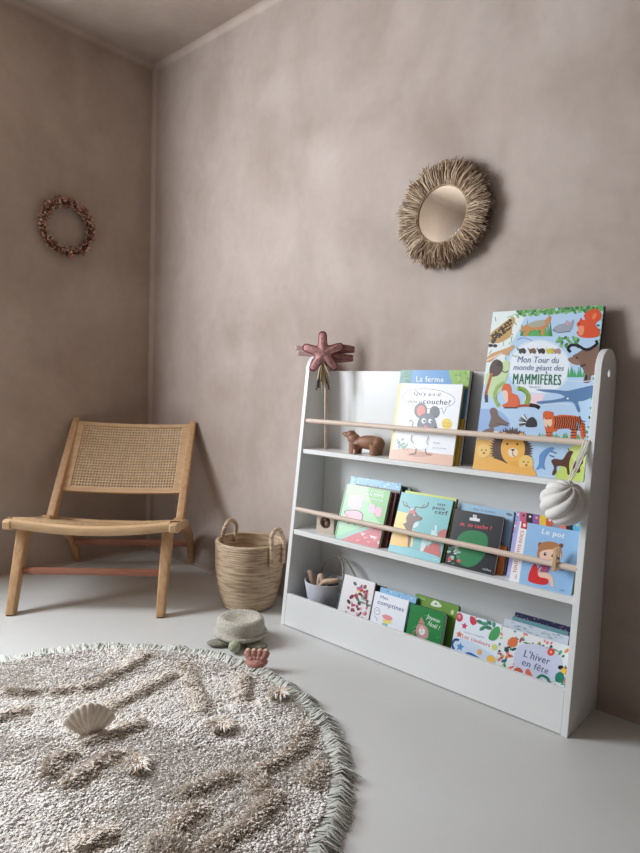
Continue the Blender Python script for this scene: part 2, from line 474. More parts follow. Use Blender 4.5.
# mouse
w_, h_ = bk_size(1.647, 1.889, S1, .911, -.125, -.08)
A = Art(w_, h_, [(128, 150), (538, 155), (460, 665), (55, 612)])
A.uvrect(0, 0, 1, 1, (236, 238, 243)); A.uvrect(0, 0, .035, 1, (226, 204, 84))
A.poly([(40, 560), (180, 548), (300, 575), (400, 590), (500, 600), (480, 700), (30, 640)], (226, 186, 166))
A.blob([(170, 590), (240, 575), (330, 585), (320, 600), (240, 605)], (206, 160, 142))
for c, r_ in (((112, 112, 120), 0), ((238, 240, 244), -3)):
    A.ell(315, 245, 170 + r_, 62 + r_, c, 4, 40)
A.poly([(395, 300), (430, 305), (408, 342)], (128, 128, 136)); A.poly([(399, 296), (426, 300), (409, 335)], (238, 240, 244))
for i, (t, a, b, s) in enumerate([("Qu'y a-t-il", (218, 222), (390, 230), 24), ('dans ta', (182, 268), (272, 274), 17), ('couche?', (276, 275), (455, 283), 32)]):
    A.text(t, a[0], a[1], b[0], b[1], s, (34, 36, 42), .02 if i == 2 else .012, .1)
G_ = (122, 124, 134)
A.stroke([(245, 420), (215, 440), (200, 430), (212, 395), (200, 378), (186, 388)], 6, (150, 140, 145))
A.ell(262, 318, 42, 48, G_, 10); A.ell(264, 320, 27, 34, (232, 140, 130), 10); A.ell(352, 328, 33, 38, (108, 110, 120), 0)
A.blob([(245, 380), (265, 345), (310, 335), (345, 355), (368, 425), (350, 445), (300, 440), (255, 440), (238, 415)], G_)
A.ell(352, 432, 12, 14, (48, 46, 52)); A.ell(280, 382, 14, 17, WHT); A.ell(284, 384, 6, 8, (30, 30, 34)); A.ell(322, 384, 12, 14, WHT); A.ell(328, 386, 5, 7, (30, 30, 34))
A.ell(292, 422, 14, 10, (228, 130, 160)); A.ell(428, 402, 34, 35, (236, 210, 80)); A.text('PLUS', 408, 400, 448, 404, 11, (200, 120, 40)); A.text('50 000', 406, 418, 450, 421, 9, (200, 120, 40))
A.blob([(205, 475), (250, 462), (312, 480), (306, 530), (290, 560), (225, 556), (210, 520)], (214, 214, 220)); A.blob([(212, 482), (250, 470), (305, 487), (298, 550), (228, 548)], (238, 238, 242))
A.stroke([(205, 470), (198, 500), (215, 520)], 5, G_); A.stroke([(310, 480), (300, 510), (304, 530)], 5, G_)
A.stroke([(230, 555), (222, 585), (190, 588)], 6, (130, 105, 100)); A.stroke([(288, 558), (296, 588), (325, 594)], 6, (130, 105, 100))
for i in range(26): A.ell(108 + random.random() * 65, 485 + random.random() * 75, 7, 5, random.choice([(150, 196, 160), (120, 172, 150), (196, 170, 205), (214, 232, 214)]), random.random() * 180)
A.text('Guido', 340, 522, 385, 526, 9, (110, 110, 120)); A.text('petit livre malin', 335, 552, 425, 560, 8, (130, 130, 140))
book('white picture book with a grey mouse standing under a speech bubble', 1.647, 1.889, S1, .911, -.125, -.08, .011, (236, 238, 243), (226, 204, 84), (220, 190, 80), GT, A)

# big mammals atlas
x0, x1, z1, yb, yt = 1.956, 2.284, 1.137, -.118, -.036
w_, h_ = bk_size(x0, x1, S1, z1, yb, yt)
A = Art(w_, h_, [(118, 82), (512, 52), (440, 672), (48, 625)])
LB = (184, 212, 240); A.uvrect(0, 0, 1, 1, LB)
A.blob([(60, 60), (240, 60), (225, 110), (190, 180), (160, 240), (170, 300), (80, 330), (70, 200)], (228, 238, 236))
A.blob([(40, 430), (140, 425), (180, 480), (110, 520), (40, 540)], (150, 182, 226)); A.blob([(45, 505), (130, 495), (170, 520), (60, 560)], (236, 214, 190))
A.blob([(40, 540), (130, 535), (200, 600), (260, 640), (250, 690), (30, 680)], (236, 186, 96))
A.blob([(250, 340), (300, 360), (280, 400), (230, 395)], (244, 214, 222))
A.ell(282, 272, 112, 96, (212, 228, 244), 0, 40); A.ell(282, 272, 104, 90, (234, 241, 249), 0, 40)
GR = [(84, 146, 84), (104, 168, 98), (58, 118, 72), (136, 186, 116)]
for i in range(26):
    x = 112 + random.random() * 95; y = 78 + random.random() * 170
    a = random.random() * 3; A.stroke([(x, y), (x + 16 * math.cos(a), y + 16 * math.sin(a))], 2.5, random.choice(GR), False)
for i in range(110):
    x = 205 + i * 2.9; y = 76 - (x - 215) * .075 + random.random() * 18; A.ell(x, y, 8.5, 5, random.choice(GR), random.random() * 180, 10)
for i in range(26): A.ell(345 + random.random() * 75, 168 + random.random() * 34, 7, 5, random.choice(GR), random.random() * 180, 10)
for i in range(26): A.ell(495 + random.random() * 14 - i * 1.8, 90 + i * 17, 6, 4, random.choice(GR), random.random() * 180, 10)
# leopard
TAN = (196, 158, 96); DK = (52, 42, 38)
A.blob([(104, 185), (112, 155), (140, 132), (165, 112), (188, 98), (196, 108), (186, 135), (180, 165), (150, 185), (125, 190)], TAN)
for i in range(90): A.ell(112 + random.random() * 76, 0, 0.1, 0.1, TAN) if False else A.ell(*(lambda t, u: (114 + t * 70, 176 - t * 62 + u))(random.random(), random.random() * 30 - 12), 4.5, 3, (60, 46, 34), random.random() * 180, 8)
A.ell(110, 198, 9, 6, DK); A.ell(126, 199, 8, 6, DK)
# grass + tapir
A.spikes(214, 164, 328, 62, 18, (62, 140, 74)); A.spikes(226, 164, 316, 50, 12, (96, 170, 92)); A.blob([(212, 150), (228, 128), (262, 118), (300, 108), (318, 92), (324, 104), (312, 128), (300, 140), (298, 160), (288, 158), (284, 142), (250, 146), (238, 164), (226, 162), (232, 144)], (202, 140, 84))
A.blob([(240, 124), (268, 112), (300, 108), (300, 126), (262, 134)], (172, 170, 150)); A.stroke([(204, 178), (225, 170), (256, 180)], 3, (130, 160, 205))
# hare grey
A.blob([(330, 140), (348, 124), (372, 118), (380, 106), (388, 118), (404, 104), (402, 126), (392, 142), (362, 150), (336, 148)], (158, 164, 178)); A.stroke([(330, 140), (348, 150), (392, 146)], 3, (110, 112, 130)); A.ell(382, 118, 5, 8, (230, 160, 170), 20)
# squirrel
OR = (222, 84, 48)
A.blob([(414, 122), (426, 108), (444, 104), (440, 90), (455, 74), (482, 66), (500, 78), (502, 100), (488, 112), (482, 122), (496, 142), (494, 160), (470, 168), (430, 166), (414, 150), (424, 140)], OR)
A.ell(478, 92, 7, 12, (236, 130, 84), 20); A.ell(424, 120, 3, 3, DK); A.blob([(420, 130), (440, 128), (438, 155), (424, 158)], (238, 150, 110)); A.poly([(424, 108), (430, 96), (436, 108)], OR)
# ermine / monkey
A.blob([(92, 250), (110, 228), (140, 216), (168, 206), (190, 196), (194, 204), (180, 218), (170, 232), (150, 228), (128, 240), (108, 256)], (206, 158, 110)); A.stroke([(92, 252), (122, 238), (150, 224)], 4, (236, 220, 200))
A.blob([(95, 300), (120, 285), (160, 250), (178, 262), (160, 330), (120, 380), (95, 350)], (196, 218, 164))
A.stroke([(125, 262), (158, 290), (172, 286)], 4, (110, 84, 60)); A.blob([(112, 262), (130, 246), (150, 256), (154, 278), (140, 300), (116, 306), (106, 290)], (84, 64, 58)); A.ell(142, 262, 11, 10, DK)
A.stroke([(114, 296), (104, 330), (94, 368), (96, 390)], 10, (196, 104, 66)); A.stroke([(95, 372), (96, 394)], 11, DK)
# title icons
for i, (x, c) in enumerate([(222, (60, 60, 68)), (258, (120, 92, 66)), (290, DK), (320, (206, 192, 66)), (346, (172, 140, 130))]): A.blob([(x - 13, 212), (x - 4, 208), (x + 6, 206), (x + 13, 216), (x + 8, 226), (x - 2, 222), (x - 8, 226)], c); A.stroke([(x - 12, 213), (x - 16, 206)], 3, c)
A.text('Mon Tour du', 204, 256, 352, 258, 23, (92, 118, 150), .004, .25)
A.text('monde géant des', 190, 282, 370, 284, 20, (92, 118, 150), .004, .25)
A.text('MAMMIFÈRES', 188, 331, 360, 334, 38, (24, 112, 76), .03, .1); A.text('Marcelle Tic', 248, 344, 288, 345, 6, (110, 130, 150))
# buffalo
BR = (128, 98, 84)
A.blob([(400, 234), (418, 222), (440, 208), (470, 200), (500, 204), (500, 290), (468, 300), (464, 322), (440, 324), (444, 296), (432, 268), (414, 258)], BR); A.blob([(384, 242), (400, 236), (420, 244), (428, 262), (408, 262), (392, 254)], (146, 112, 96))
A.stroke([(392, 218), (384, 206), (396, 194), (420, 196), (438, 206), (456, 210), (474, 200), (488, 188), (484, 178)], 10, (48, 46, 54)); A.ell(416, 238, 4, 4, DK); A.stroke([(450, 300), (448, 322)], 8, DK); A.stroke([(430, 268), (446, 262)], 8, (78, 58, 52))
A.spikes(382, 306, 440, 40, 9, (70, 172, 104)); A.stroke([(372, 318), (420, 322), (470, 318)], 3, (215, 230, 245))
# mongoose on green arcs
for a, b in (((150, 360), 16), ((215, 380), 18)): pass
A.stroke([(140, 410), (126, 380), (134, 345), (160, 326)], 13, (178, 206, 130)); A.stroke([(236, 404), (244, 375), (228, 352), (206, 346)], 16, (172, 208, 104))
A.blob([(150, 350), (160, 332), (176, 332), (184, 346), (186, 362), (206, 372), (214, 398), (206, 414), (176, 412), (158, 414), (152, 404), (166, 396), (160, 370)], (222, 102, 58)); A.blob([(154, 356), (168, 356), (172, 372), (170, 396), (160, 384)], (240, 206, 186))
A.stroke([(206, 408), (232, 406), (262, 408)], 9, (196, 90, 54)); A.stroke([(250, 404), (272, 408), (282, 414)], 13, DK); A.stroke([(158, 414), (205, 414)], 5, (70, 60, 60))
# whale
BL = (92, 128, 172)
A.blob([(272, 350), (330, 350), (380, 354), (420, 346), (474, 334), (482, 344), (474, 372), (440, 388), (420, 392), (428, 420), (420, 428), (404, 396), (372, 392), (330, 396), (285, 400), (276, 392), (330, 386), (372, 376), (350, 364), (300, 358)], BL); A.ell(384, 381, 3.5, 3.5, WHT); A.stroke([(300, 402), (350, 400), (396, 402)], 3, (226, 236, 246))
# seal, porcupine
A.blob([(104, 478), (112, 450), (108, 424), (118, 414), (132, 420), (138, 440), (156, 456), (176, 470), (150, 474), (132, 480), (112, 484)], (120, 96, 88)); A.stroke([(132, 470), (172, 476)], 5, (96, 76, 72)); A.blob([(68, 508), (90, 492), (118, 484), (122, 496), (104, 510)], (118, 96, 86))
for i in range(26): a = PI * .85 + random.random() * 1.6; A.stroke([(246, 466), (246 + 36 * math.cos(a), 466 + 34 * math.sin(a))], 1.8, random.choice([DK, (236, 236, 236)]), False)
A.blob([(234, 478), (242, 456), (258, 446), (272, 458), (274, 478), (256, 482)], (46, 42, 46))
# tiger
A.spikes(268, 530, 440, 32, 24, (104, 176, 82)); TG = (216, 98, 44)
A.blob([(296, 440), (302, 426), (330, 428), (336, 442), (360, 438), (400, 440), (424, 446), (440, 470), (444, 516), (432, 516), (426, 470), (414, 466), (416, 500), (412, 528), (392, 528), (398, 500), (390, 486), (352, 488), (342, 496), (328, 500), (326, 526), (312, 526), (306, 496), (300, 470)], TG)
A.stroke([(422, 452), (440, 474), (444, 516)], 9, TG); A.blob([(300, 450), (314, 456), (326, 452), (328, 474), (312, 482), (300, 472)], (240, 206, 176)); A.stroke([(312, 476), (318, 482)], 4, DK); A.ell(306, 452, 2.5, 2.5, DK); A.ell(322, 451, 2.5, 2.5, DK)
for x in range(338, 428, 8): A.stroke([(x, 442 + random.random() * 4), (x + 4, 462), (x - 1, 486)], 4.2, DK)
for x in (400, 412, 424): A.stroke([(x - 8, 488), (x + 6, 492)], 3.5, DK, False)
for y in range(458, 516, 10): A.stroke([(430 + (y - 458) * .25, y), (446, y + 3)], 3, DK, False)
for y in (500, 510, 520): A.stroke([(306, y), (326, y)], 2, DK, False); A.stroke([(394, y), (414, y)], 3, DK, False)
# lion
A.blob([(180, 560), (236, 540), (252, 580), (256, 650), (150, 660), (120, 620)], (232, 172, 74))
for i in range(54):
    a = 2 * PI * i / 54; A.poly([(184 + 54 * math.cos(a - .12), 565 + 60 * math.sin(a - .12)), (184 + 54 * math.cos(a + .12), 565 + 60 * math.sin(a + .12)), (184 + (74 + 7 * random.random()) * math.cos(a), 565 + (80 + 8 * random.random()) * math.sin(a))], (84, 62, 56))
A.ell(184, 565, 58, 64, (84, 62, 56)); GO = (232, 172, 74)
A.ell(160, 508, 9, 9, GO); A.ell(220, 510, 9, 9, GO); A.ell(190, 558, 43, 54, (238, 180, 84)); A.blob([(160, 620), (190, 600), (250, 610), (258, 660), (150, 665)], GO); A.ell(190, 570, 18, 16, (244, 222, 190)); A.poly([(182, 558), (198, 558), (190, 568)], (70, 48, 44)); A.stroke([(190, 568), (190, 578), (198, 584)], 2.5, (70, 48, 44)); A.ell(170, 540, 4, 4, DK); A.ell(206, 541, 4, 4, DK)
A.ell(236, 606, 26, 27, (240, 200, 116)); A.ell(228, 602, 2.5, 2.5, DK); A.ell(244, 604, 2.5, 2.5, DK); A.ell(238, 614, 5, 4, (180, 110, 70)); A.ell(88, 564, 24, 24, (240, 200, 120)); A.ell(80, 562, 2.5, 2.5, DK); A.ell(95, 562, 2.5, 2.5, DK); A.ell(88, 572, 5, 4, (180, 110, 70))
A.blob([(60, 600), (120, 590), (200, 620), (255, 620), (258, 660), (60, 640)], (236, 180, 90))
# dolphin, goats, green corner
A.blob([(272, 630), (282, 610), (284, 580), (300, 562), (322, 552), (336, 556), (316, 572), (304, 590), (300, 612), (304, 630), (290, 624)], (102, 148, 206)); A.stroke([(326, 566), (344, 572)], 4, (70, 92, 130)); A.stroke([(320, 580), (336, 586)], 4, (70, 92, 130))
A.blob([(380, 600), (450, 560), (470, 690), (360, 670), (340, 652)], (196, 216, 112)); A.blob([(388, 560), (440, 530), (470, 560), (460, 620), (410, 600)], (214, 228, 140))
GB_ = (92, 56, 44)
A.blob([(326, 600), (340, 592), (366, 594), (380, 574), (392, 564), (404, 568), (398, 582), (392, 600), (390, 618), (392, 646), (384, 646), (378, 622), (346, 618), (344, 640), (332, 650), (330, 640), (336, 622)], GB_); A.blob([(404, 606), (424, 600), (436, 592), (440, 606), (430, 620), (428, 640), (408, 636)], GB_); A.stroke([(392, 568), (386, 556)], 3, DK)
book('extra large picture atlas of animals with green capital title, standing above the top edge', x0, x1, S1, z1, yb, yt, .016, (184, 212, 240), (196, 214, 226), (90, 80, 74), GT, A, board=.003)

# ---- middle tier ----------------------------------------------------------
# pig stack
w_, h_ = bk_size(1.452, 1.648, S2, .545, -.166, -.108)
A = Art(w_, h_, [(108, 100), (322, 150), (265, 418), (45, 365)])
A.uvrect(0, 0, 1, 1, (150, 206, 152)); A.blob([(100, 90), (330, 130), (320, 210), (200, 190), (110, 150)], (176, 222, 160)); A.blob([(220, 130), (330, 145), (300, 300), (250, 270), (230, 200)], (112, 180, 96))
A.poly([(75, 372), (150, 330), (215, 300), (290, 310), (280, 430), (60, 400)], (198, 84, 92)); A.poly([(45, 365), (140, 330), (250, 300), (248, 318), (150, 348), (60, 385)], (140, 190, 170))
for i in range(12): A.poly([(p[0] + random.random() * 4, p[1]) for p in (lambda x, y: [(x, y), (x + 22, y + 6), (x + 6, y + 15)])(150 + random.random() * 110, 315 + random.random() * 70)], random.choice([(226, 206, 206), (222, 130, 136), (236, 228, 220)]))
PK = (226, 168, 182)
A.blob([(122, 168), (140, 160), (190, 168), (188, 200), (176, 228), (130, 222), (118, 196)], (216, 186, 212)); A.blob([(108, 236), (140, 230), (186, 246), (184, 282), (150, 300), (110, 288), (100, 262)], PK)
A.stroke([(104, 250), (100, 236), (130, 232), (170, 238), (190, 256), (184, 284), (166, 296), (140, 290), (112, 288)], 4, (96, 56, 66)); A.ell(112, 262, 9, 12, (214, 130, 150)); A.stroke([(120, 288), (118, 300)], 4, (96, 56, 66)); A.stroke([(150, 294), (150, 304)], 4, (96, 56, 66))
A.blob([(224, 208), (250, 214), (248, 250), (222, 244)], (206, 172, 196)); A.blob([(256, 224), (282, 232), (276, 268), (252, 262)], (222, 160, 176))
A.text('les animaux', 205, 142, 290, 162, 12, (236, 246, 232)); A.text('de la FERME', 203, 160, 290, 180, 14, (240, 248, 236), .02); A.text('à toucher', 220, 185, 290, 200, 12, (236, 246, 232))
A.uvrect(0, 0, .035, 1, (66, 128, 52))
book('light green board book with a pink pig, front of its stack', 1.452, 1.648, S2, .545, -.166, -.108, .018, (150, 206, 152), (66, 128, 52), (60, 110, 50), GM, A)
book('dark red book directly behind the green pig book', 1.470, 1.662, S2, .541, -.146, -.094, .012, (120, 52, 56), (96, 40, 44), (110, 44, 48), GM)
book('dark brown book in the middle of the pig book stack', 1.474, 1.668, S2, .545, -.132, -.080, .012, (84, 58, 52), (60, 44, 40), (74, 52, 46), GM)
w_, h_ = bk_size(1.440, 1.662, S2, .567, -.118, -.066)
A = Art(w_, h_, [(135, 62), (345, 95), (265, 420), (45, 365)])
A.uvrect(0, 0, 1, 1, (128, 186, 216))
for i in range(34): A.ell(130 + random.random() * 220, 62 + random.random() * 60, 5, 3.5, random.choice([(206, 230, 240), (98, 156, 196), (232, 240, 244), (84, 110, 150)]), random.random() * 180, 8)
book('sky blue rounded book rising behind the green pig book', 1.440, 1.662, S2, .567, -.118, -.066, .016, (128, 186, 216), (110, 160, 190), (80, 110, 120), GM, A, r=.018)
book('dark green book, rearmost of the pig book stack', 1.500, 1.690, S2, .556, -.100, -.048, .012, (78, 104, 84), (70, 90, 74), (60, 80, 66), GM, r=.014)
# deer
w_, h_ = bk_size(1.688, 1.885, S2, .546, -.166, -.100)
A = Art(w_, h_, [(385, 145), (632, 185), (568, 482), (308, 420)])
A.uvrect(0, 0, 1, 1, (116, 186, 190)); A.poly([(362, 232), (410, 240), (440, 330), (430, 400), (320, 390), (340, 300)], (240, 214, 128)); A.blob([(335, 350), (420, 345), (415, 398), (325, 388)], (238, 190, 96))
DB_ = (112, 80, 66)
A.blob([(404, 262), (420, 240), (446, 232), (462, 250), (480, 262), (478, 276), (452, 280), (436, 300), (430, 340), (418, 398), (408, 396), (410, 340), (392, 300), (386, 292), (404, 284)], DB_)
A.stroke([(432, 236), (420, 214), (398, 206), (390, 186)], 5, DB_); A.stroke([(414, 212), (404, 190)], 4, DB_); A.stroke([(446, 232), (452, 214), (486, 218), (508, 208), (512, 192)], 5, DB_); A.stroke([(480, 216), (494, 202)], 4, DB_); A.ell(434, 236, 16, 9, (206, 92, 80)); A.ell(430, 224, 6, 5, (240, 200, 190)); A.ell(444, 250, 3.5, 3.5, WHT); A.ell(478, 266, 5, 4, DK)
A.blob([(444, 288), (466, 286), (456, 306), (436, 310)], (206, 226, 226)); A.blob([(474, 398), (500, 392), (510, 400), (530, 384), (566, 388), (572, 420), (566, 456), (520, 456), (478, 440), (464, 424)], (196, 96, 88)); A.blob([(562, 330), (600, 320), (600, 380), (560, 370)], (186, 96, 92))
A.blob([(480, 370), (490, 350), (520, 356), (528, 320), (540, 326), (544, 300), (554, 304), (552, 336), (556, 350), (530, 368), (524, 386), (500, 396), (476, 440), (466, 440), (470, 410)], (196, 222, 224)); A.blob([(300, 400), (420, 410), (560, 450), (560, 490), (300, 440)], (132, 196, 206))
for t, a, b, s in (('un', (556, 206), (592, 212), 15), ('petit', (532, 222), (592, 232), 17), ('cerf', (542, 244), (604, 254), 22)): A.text(t, a[0], a[1], b[0], b[1], s, (40, 50, 54), .03)
A.text('Milan', 532, 462, 556, 467, 7, WHT)
book('turquoise picture book with a brown reindeer head', 1.688, 1.885, S2, .546, -.166, -.100, .012, (116, 186, 190), (76, 110, 118), (60, 70, 74), GM, A)
book('lime yellow book directly behind the turquoise reindeer book', 1.694, 1.888, S2, .551, -.153, -.087, .014, (206, 214, 92), (170, 180, 80), (40, 50, 44), GM)
book('dark blue grey book behind the reindeer book', 1.690, 1.876, S2, .540, -.136, -.070, .014, (66, 84, 96), (60, 76, 90), (40, 40, 44), GM)
# black
w_, h_ = bk_size(1.899, 2.060, S2, .523, -.160, -.112)
A = Art(w_, h_, [(85, 88), (295, 128), (250, 360), (48, 305)])
A.uvrect(0, 0, 1, 1, (26, 27, 33)); A.blob([(90, 230), (112, 190), (150, 178), (200, 186), (226, 210), (218, 270), (180, 312), (140, 320), (100, 296)], (26, 126, 72))
A.stroke([(150, 131), (190, 138)], 12, (226, 228, 232), False); A.poly([(162, 114), (178, 117), (178, 134), (162, 132)], (226, 228, 232)); A.ell(170, 122, 3, 3, (40, 40, 46)); A.text('m. se cache ?', 108, 156, 242, 180, 17, (226, 70, 84), .025)
A.ell(178, 240, 6, 6, (22, 30, 26)); A.stroke([(188, 252), (194, 244)], 3, (180, 210, 190))
for i in range(22): A.blob((lambda x, y, r_: [(x - r_, y), (x, y - r_ * .5), (x + r_, y), (x, y + r_ * .5)])(60 + random.random() * 48, 235 + random.random() * 75, 5 + random.random() * 7), random.choice([(74, 140, 100), (150, 200, 180), (214, 92, 84), (196, 206, 206), (60, 110, 90)]), 3)
A.ell(68, 288, 8, 8, (206, 72, 66)); A.text('nathan', 206, 334, 240, 344, 9, (200, 200, 204), .02)
book('black square board book with a big green shape and pink title', 1.899, 2.060, S2, .523, -.160, -.112, .018, (40, 40, 46), (36, 40, 46), (110, 52, 56), GM, A, r=.006)
book('orange brown book low behind the black board book', 1.93, 2.078, S2, .44, -.140, -.120, .012, (206, 120, 60), (190, 100, 50), (120, 90, 60), GM)
w_, h_ = bk_size(1.900, 2.078, S2, .539, -.126, -.080)
A = Art(w_, h_, [(120, 58), (340, 98), (300, 400), (60, 350)])
A.uvrect(0, 0, 1, 1, (160, 196, 220)); A.text('dans la maison', 170, 92, 262, 108, 11, (90, 130, 180), .02); A.ell(320, 112, 14, 6, (110, 120, 130), 20)
book('pale blue rounded book rising behind the black board book', 1.900, 2.078, S2, .539, -.126, -.080, .016, (160, 196, 220), (190, 160, 130), (80, 96, 110), GM, A, r=.008)
# pot
w_, h_ = bk_size(2.113, 2.286, S2, .520, -.168, -.116)
A = Art(w_, h_, [(372, 145), (612, 190), (585, 450), (313, 385)])
A.uvrect(0, 0, 1, 1, (150, 192, 232)); A.poly([(360, 140), (402, 150), (356, 397), (300, 385)], (240, 240, 240)); A.poly([(378, 146), (402, 150), (399, 176), (374, 170)], (206, 40, 40)); A.ell(389, 160, 6, 7, (240, 230, 220))
A.text('MES', 347, 378, 350, 358, 9, (200, 60, 50)); A.text('TOUT', 347, 352, 357, 298, 15, (200, 50, 44), .03); A.text('P’TITS DOCS', 362, 280, 386, 182, 13, (200, 50, 44), .025)
A.text('Le pot', 458, 192, 548, 212, 20, (240, 246, 250), .03)
SK = (238, 200, 180)
A.blob([(398, 382), (404, 350), (420, 318), (432, 312), (440, 330), (442, 350), (470, 362), (486, 376), (482, 400), (450, 402), (410, 392)], (214, 38, 42)); A.ell(452, 236, 9, 11, (110, 72, 58)); A.ell(536, 240, 9, 9, (110, 72, 58)); A.blob([(446, 240), (470, 224), (510, 226), (534, 244), (540, 280), (520, 300), (470, 296), (440, 290)], (176, 120, 76))
A.blob([(454, 262), (500, 254), (534, 268), (534, 296), (510, 312), (470, 304), (452, 290)], SK); A.ell(472, 272, 6, 7, DK); A.ell(504, 280, 6, 7, DK); A.ell(474, 270, 2, 2, WHT); A.stroke([(478, 294), (488, 297), (496, 294)], 2.5, (190, 80, 80))
A.blob([(450, 320), (470, 312), (490, 320), (488, 345), (470, 356), (446, 350), (440, 336)], (166, 84, 128)); A.blob([(444, 350), (480, 350), (504, 368), (510, 402), (516, 408), (500, 410), (486, 378), (450, 368)], SK); A.stroke([(456, 326), (446, 344), (462, 352)], 6, SK); A.text('milan', 536, 428, 556, 430, 6, (40, 60, 90))
book('light blue board book with a child on a red potty', 2.113, 2.286, S2, .520, -.168, -.116, .018, (150, 192, 232), (220, 226, 232), (110, 150, 100), GM, A, r=.008)
w_, h_ = bk_size(2.092, 2.284, S2, .544, -.142, -.096)
A = Art(w_, h_, [(345, 95), (615, 145), (585, 450), (300, 385)])
A.uvrect(0, 0, 1, 1, (150, 110, 150)); A.uvrect(0, 0, .13, 1, (172, 170, 220))
for i, c in enumerate([(206, 96, 132), (40, 36, 44), (150, 90, 170), (236, 196, 66), (206, 96, 60), (150, 150, 160), (222, 130, 120), (40, 40, 50), (94, 182, 220)]):
    x = 372 + i * 27; y = 110 + i * 5.4; A.blob([(x - 12, y - 8), (x, y - 14), (x + 13, y - 6), (x + 12, y + 34), (x - 12, y + 30)], c); A.ell(x + 2, y + 4, 5, 5, random.choice([DK, WHT, (236, 190, 70)]))
for i in range(8): A.ell(352 - i * 3.4, 110 + i * 12, 5, 4, random.choice([(222, 130, 150), (110, 150, 206), (232, 232, 240)]), 30, 8)
book('multicoloured book rising behind the potty book', 2.092, 2.284, S2, .544, -.142, -.096, .018, (150, 110, 150), (172, 170, 220), (110, 100, 130), GM, A)

# ---- bottom bin -------------------------------------------------------------
ZB = S3 + .001
def bin_art(x0, x1, z1, yb, yt, corners, zv=.104):
    w, h = bk_size(x0, x1, ZB, z1, yb, yt); return Art(w, h, corners, (zv - ZB) / (z1 - ZB))
A = bin_art(1.484, 1.620, .226, -.190, -.136, [(100, 85), (235, 122), (190, 275), (45, 215)])
A.uvrect(0, 0, 1, 1, (228, 226, 228))
RD = [(176, 60, 76), (206, 110, 130), (90, 50, 62), (222, 150, 160), (140, 60, 70), (80, 120, 96)]
for i in range(60):
    t = random.random(); x = 150 - t * 90 + random.random() * (50 + 80 * t); y = 120 + t * 130 + random.random() * 25; A.ell(x, y, 5 + random.random() * 5, 4 + random.random() * 4, random.choice(RD), random.random() * 180, 10)
A.ell(140, 120, 9, 6, (84, 86, 110), 40); A.ell(168, 132, 8, 5, (150, 84, 130), 120); A.ell(152, 150, 8, 5, (236, 210, 130), 20); A.ell(118, 168, 12, 7, (120, 36, 48), 150); A.ell(102, 186, 10, 7, (70, 40, 48), 60)
A.text('Douze', 162, 180, 198, 196, 10, (90, 130, 110), .02); A.text('mois tout', 145, 190, 212, 218, 13, (70, 120, 100), .03)
book('dark green book between the bucket and the red flowered book', 1.462, 1.590, ZB, .219, -.174, -.118, .010, (44, 62, 46), (38, 54, 40), None, GB)
book('white book covered in small red and dark flowers beside the bucket', 1.484, 1.620, ZB, .226, -.190, -.136, .010, (228, 226, 228), (52, 74, 52), (120, 60, 60), GB, A, r=.004)
book('dark charcoal book behind the red flowered book', 1.512, 1.648, ZB, .214, -.168, -.118, .012, (84, 82, 88), (70, 70, 76), (96, 92, 96), GB)
A = bin_art(1.628, 1.765, .202, -.190, -.146, [(235, 162), (385, 205), (350, 332), (195, 285)])
A.uvrect(0, 0, 1, 1, (234, 238, 246)); A.text('Mes', 256, 192, 290, 200, 14, (90, 96, 150), .01); A.text('comptines', 240, 212, 358, 248, 19, (80, 86, 140), .012, .1)
A.ell(235, 243, 15, 15, (150, 160, 176)); A.ell(235, 243, 12.5, 12.5, (234, 238, 246)); A.ell(231, 240, 2, 2, DK); A.ell(240, 241, 2, 2, DK); A.blob([(258, 262), (276, 258), (302, 268), (300, 282), (270, 278)], (232, 150, 150)); A.blob([(262, 278), (298, 286), (290, 296), (262, 292)], (240, 220, 120)); A.blob([(255, 292), (280, 298), (276, 306), (256, 302)], (140, 190, 200)); A.stroke([(220, 262), (232, 276), (228, 284)], 2.5, (150, 160, 176))
book('white nursery rhyme book with blue handwritten title', 1.628, 1.765, ZB, .202, -.190, -.146, .009, (234, 238, 246), (224, 228, 236), None, GB, A, r=.003)
A = bin_art(1.634, 1.780, .213, -.174, -.124, [(250, 150), (400, 190), (350, 332), (195, 285)])
A.uvrect(0, 0, 1, 1, (140, 190, 226))
for i in range(16): A.ell(250 + random.random() * 150, 152 + random.random() * 50, 5, 3, random.choice([(96, 150, 206), (200, 224, 240)]), random.random() * 90, 8)
book('light blue book just behind the nursery rhyme book', 1.634, 1.780, ZB, .213, -.174, -.124, .010, (140, 190, 226), (120, 170, 206), None, GB, A)
A = bin_art(1.776, 1.904, .198, -.190, -.150, [(400, 222), (553, 258), (530, 395), (360, 335)])
A.uvrect(0, 0, 1, 1, (36, 128, 64)); A.text('Joyeux', 462, 272, 526, 294, 17, (226, 240, 230), .01, .2); A.text('Noël !', 466, 300, 522, 322, 19, (226, 240, 230), .01, .2)
A.poly([(424, 292), (440, 268), (454, 296)], (196, 130, 130)); A.blob([(412, 312), (424, 296), (452, 300), (468, 322), (462, 358), (420, 350), (408, 334)], (196, 150, 150)); A.ell(438, 326, 15, 17, (232, 232, 232)); A.ell(438, 312, 9, 8, (226, 190, 176)); A.ell(388, 342, 6, 8, (206, 60, 60)); A.stroke([(392, 350), (398, 325), (410, 322)], 3, (196, 150, 150))
for i in range(16): A.stroke((lambda x, y: [(x, y), (x + 14, y - 3)])(380 + random.random() * 150, 240 + random.random() * 130), 2, random.choice([(90, 180, 110), (20, 96, 44)]), False)
book('glossy green Christmas board book with a bearded figure', 1.776, 1.904, ZB, .198, -.190, -.150, .022, (36, 128, 64), (30, 104, 54), (26, 90, 48), GB, A, r=.010)
A = bin_art(1.766, 1.926, .219, -.158, -.108, [(410, 168), (605, 235), (550, 405), (360, 335)])
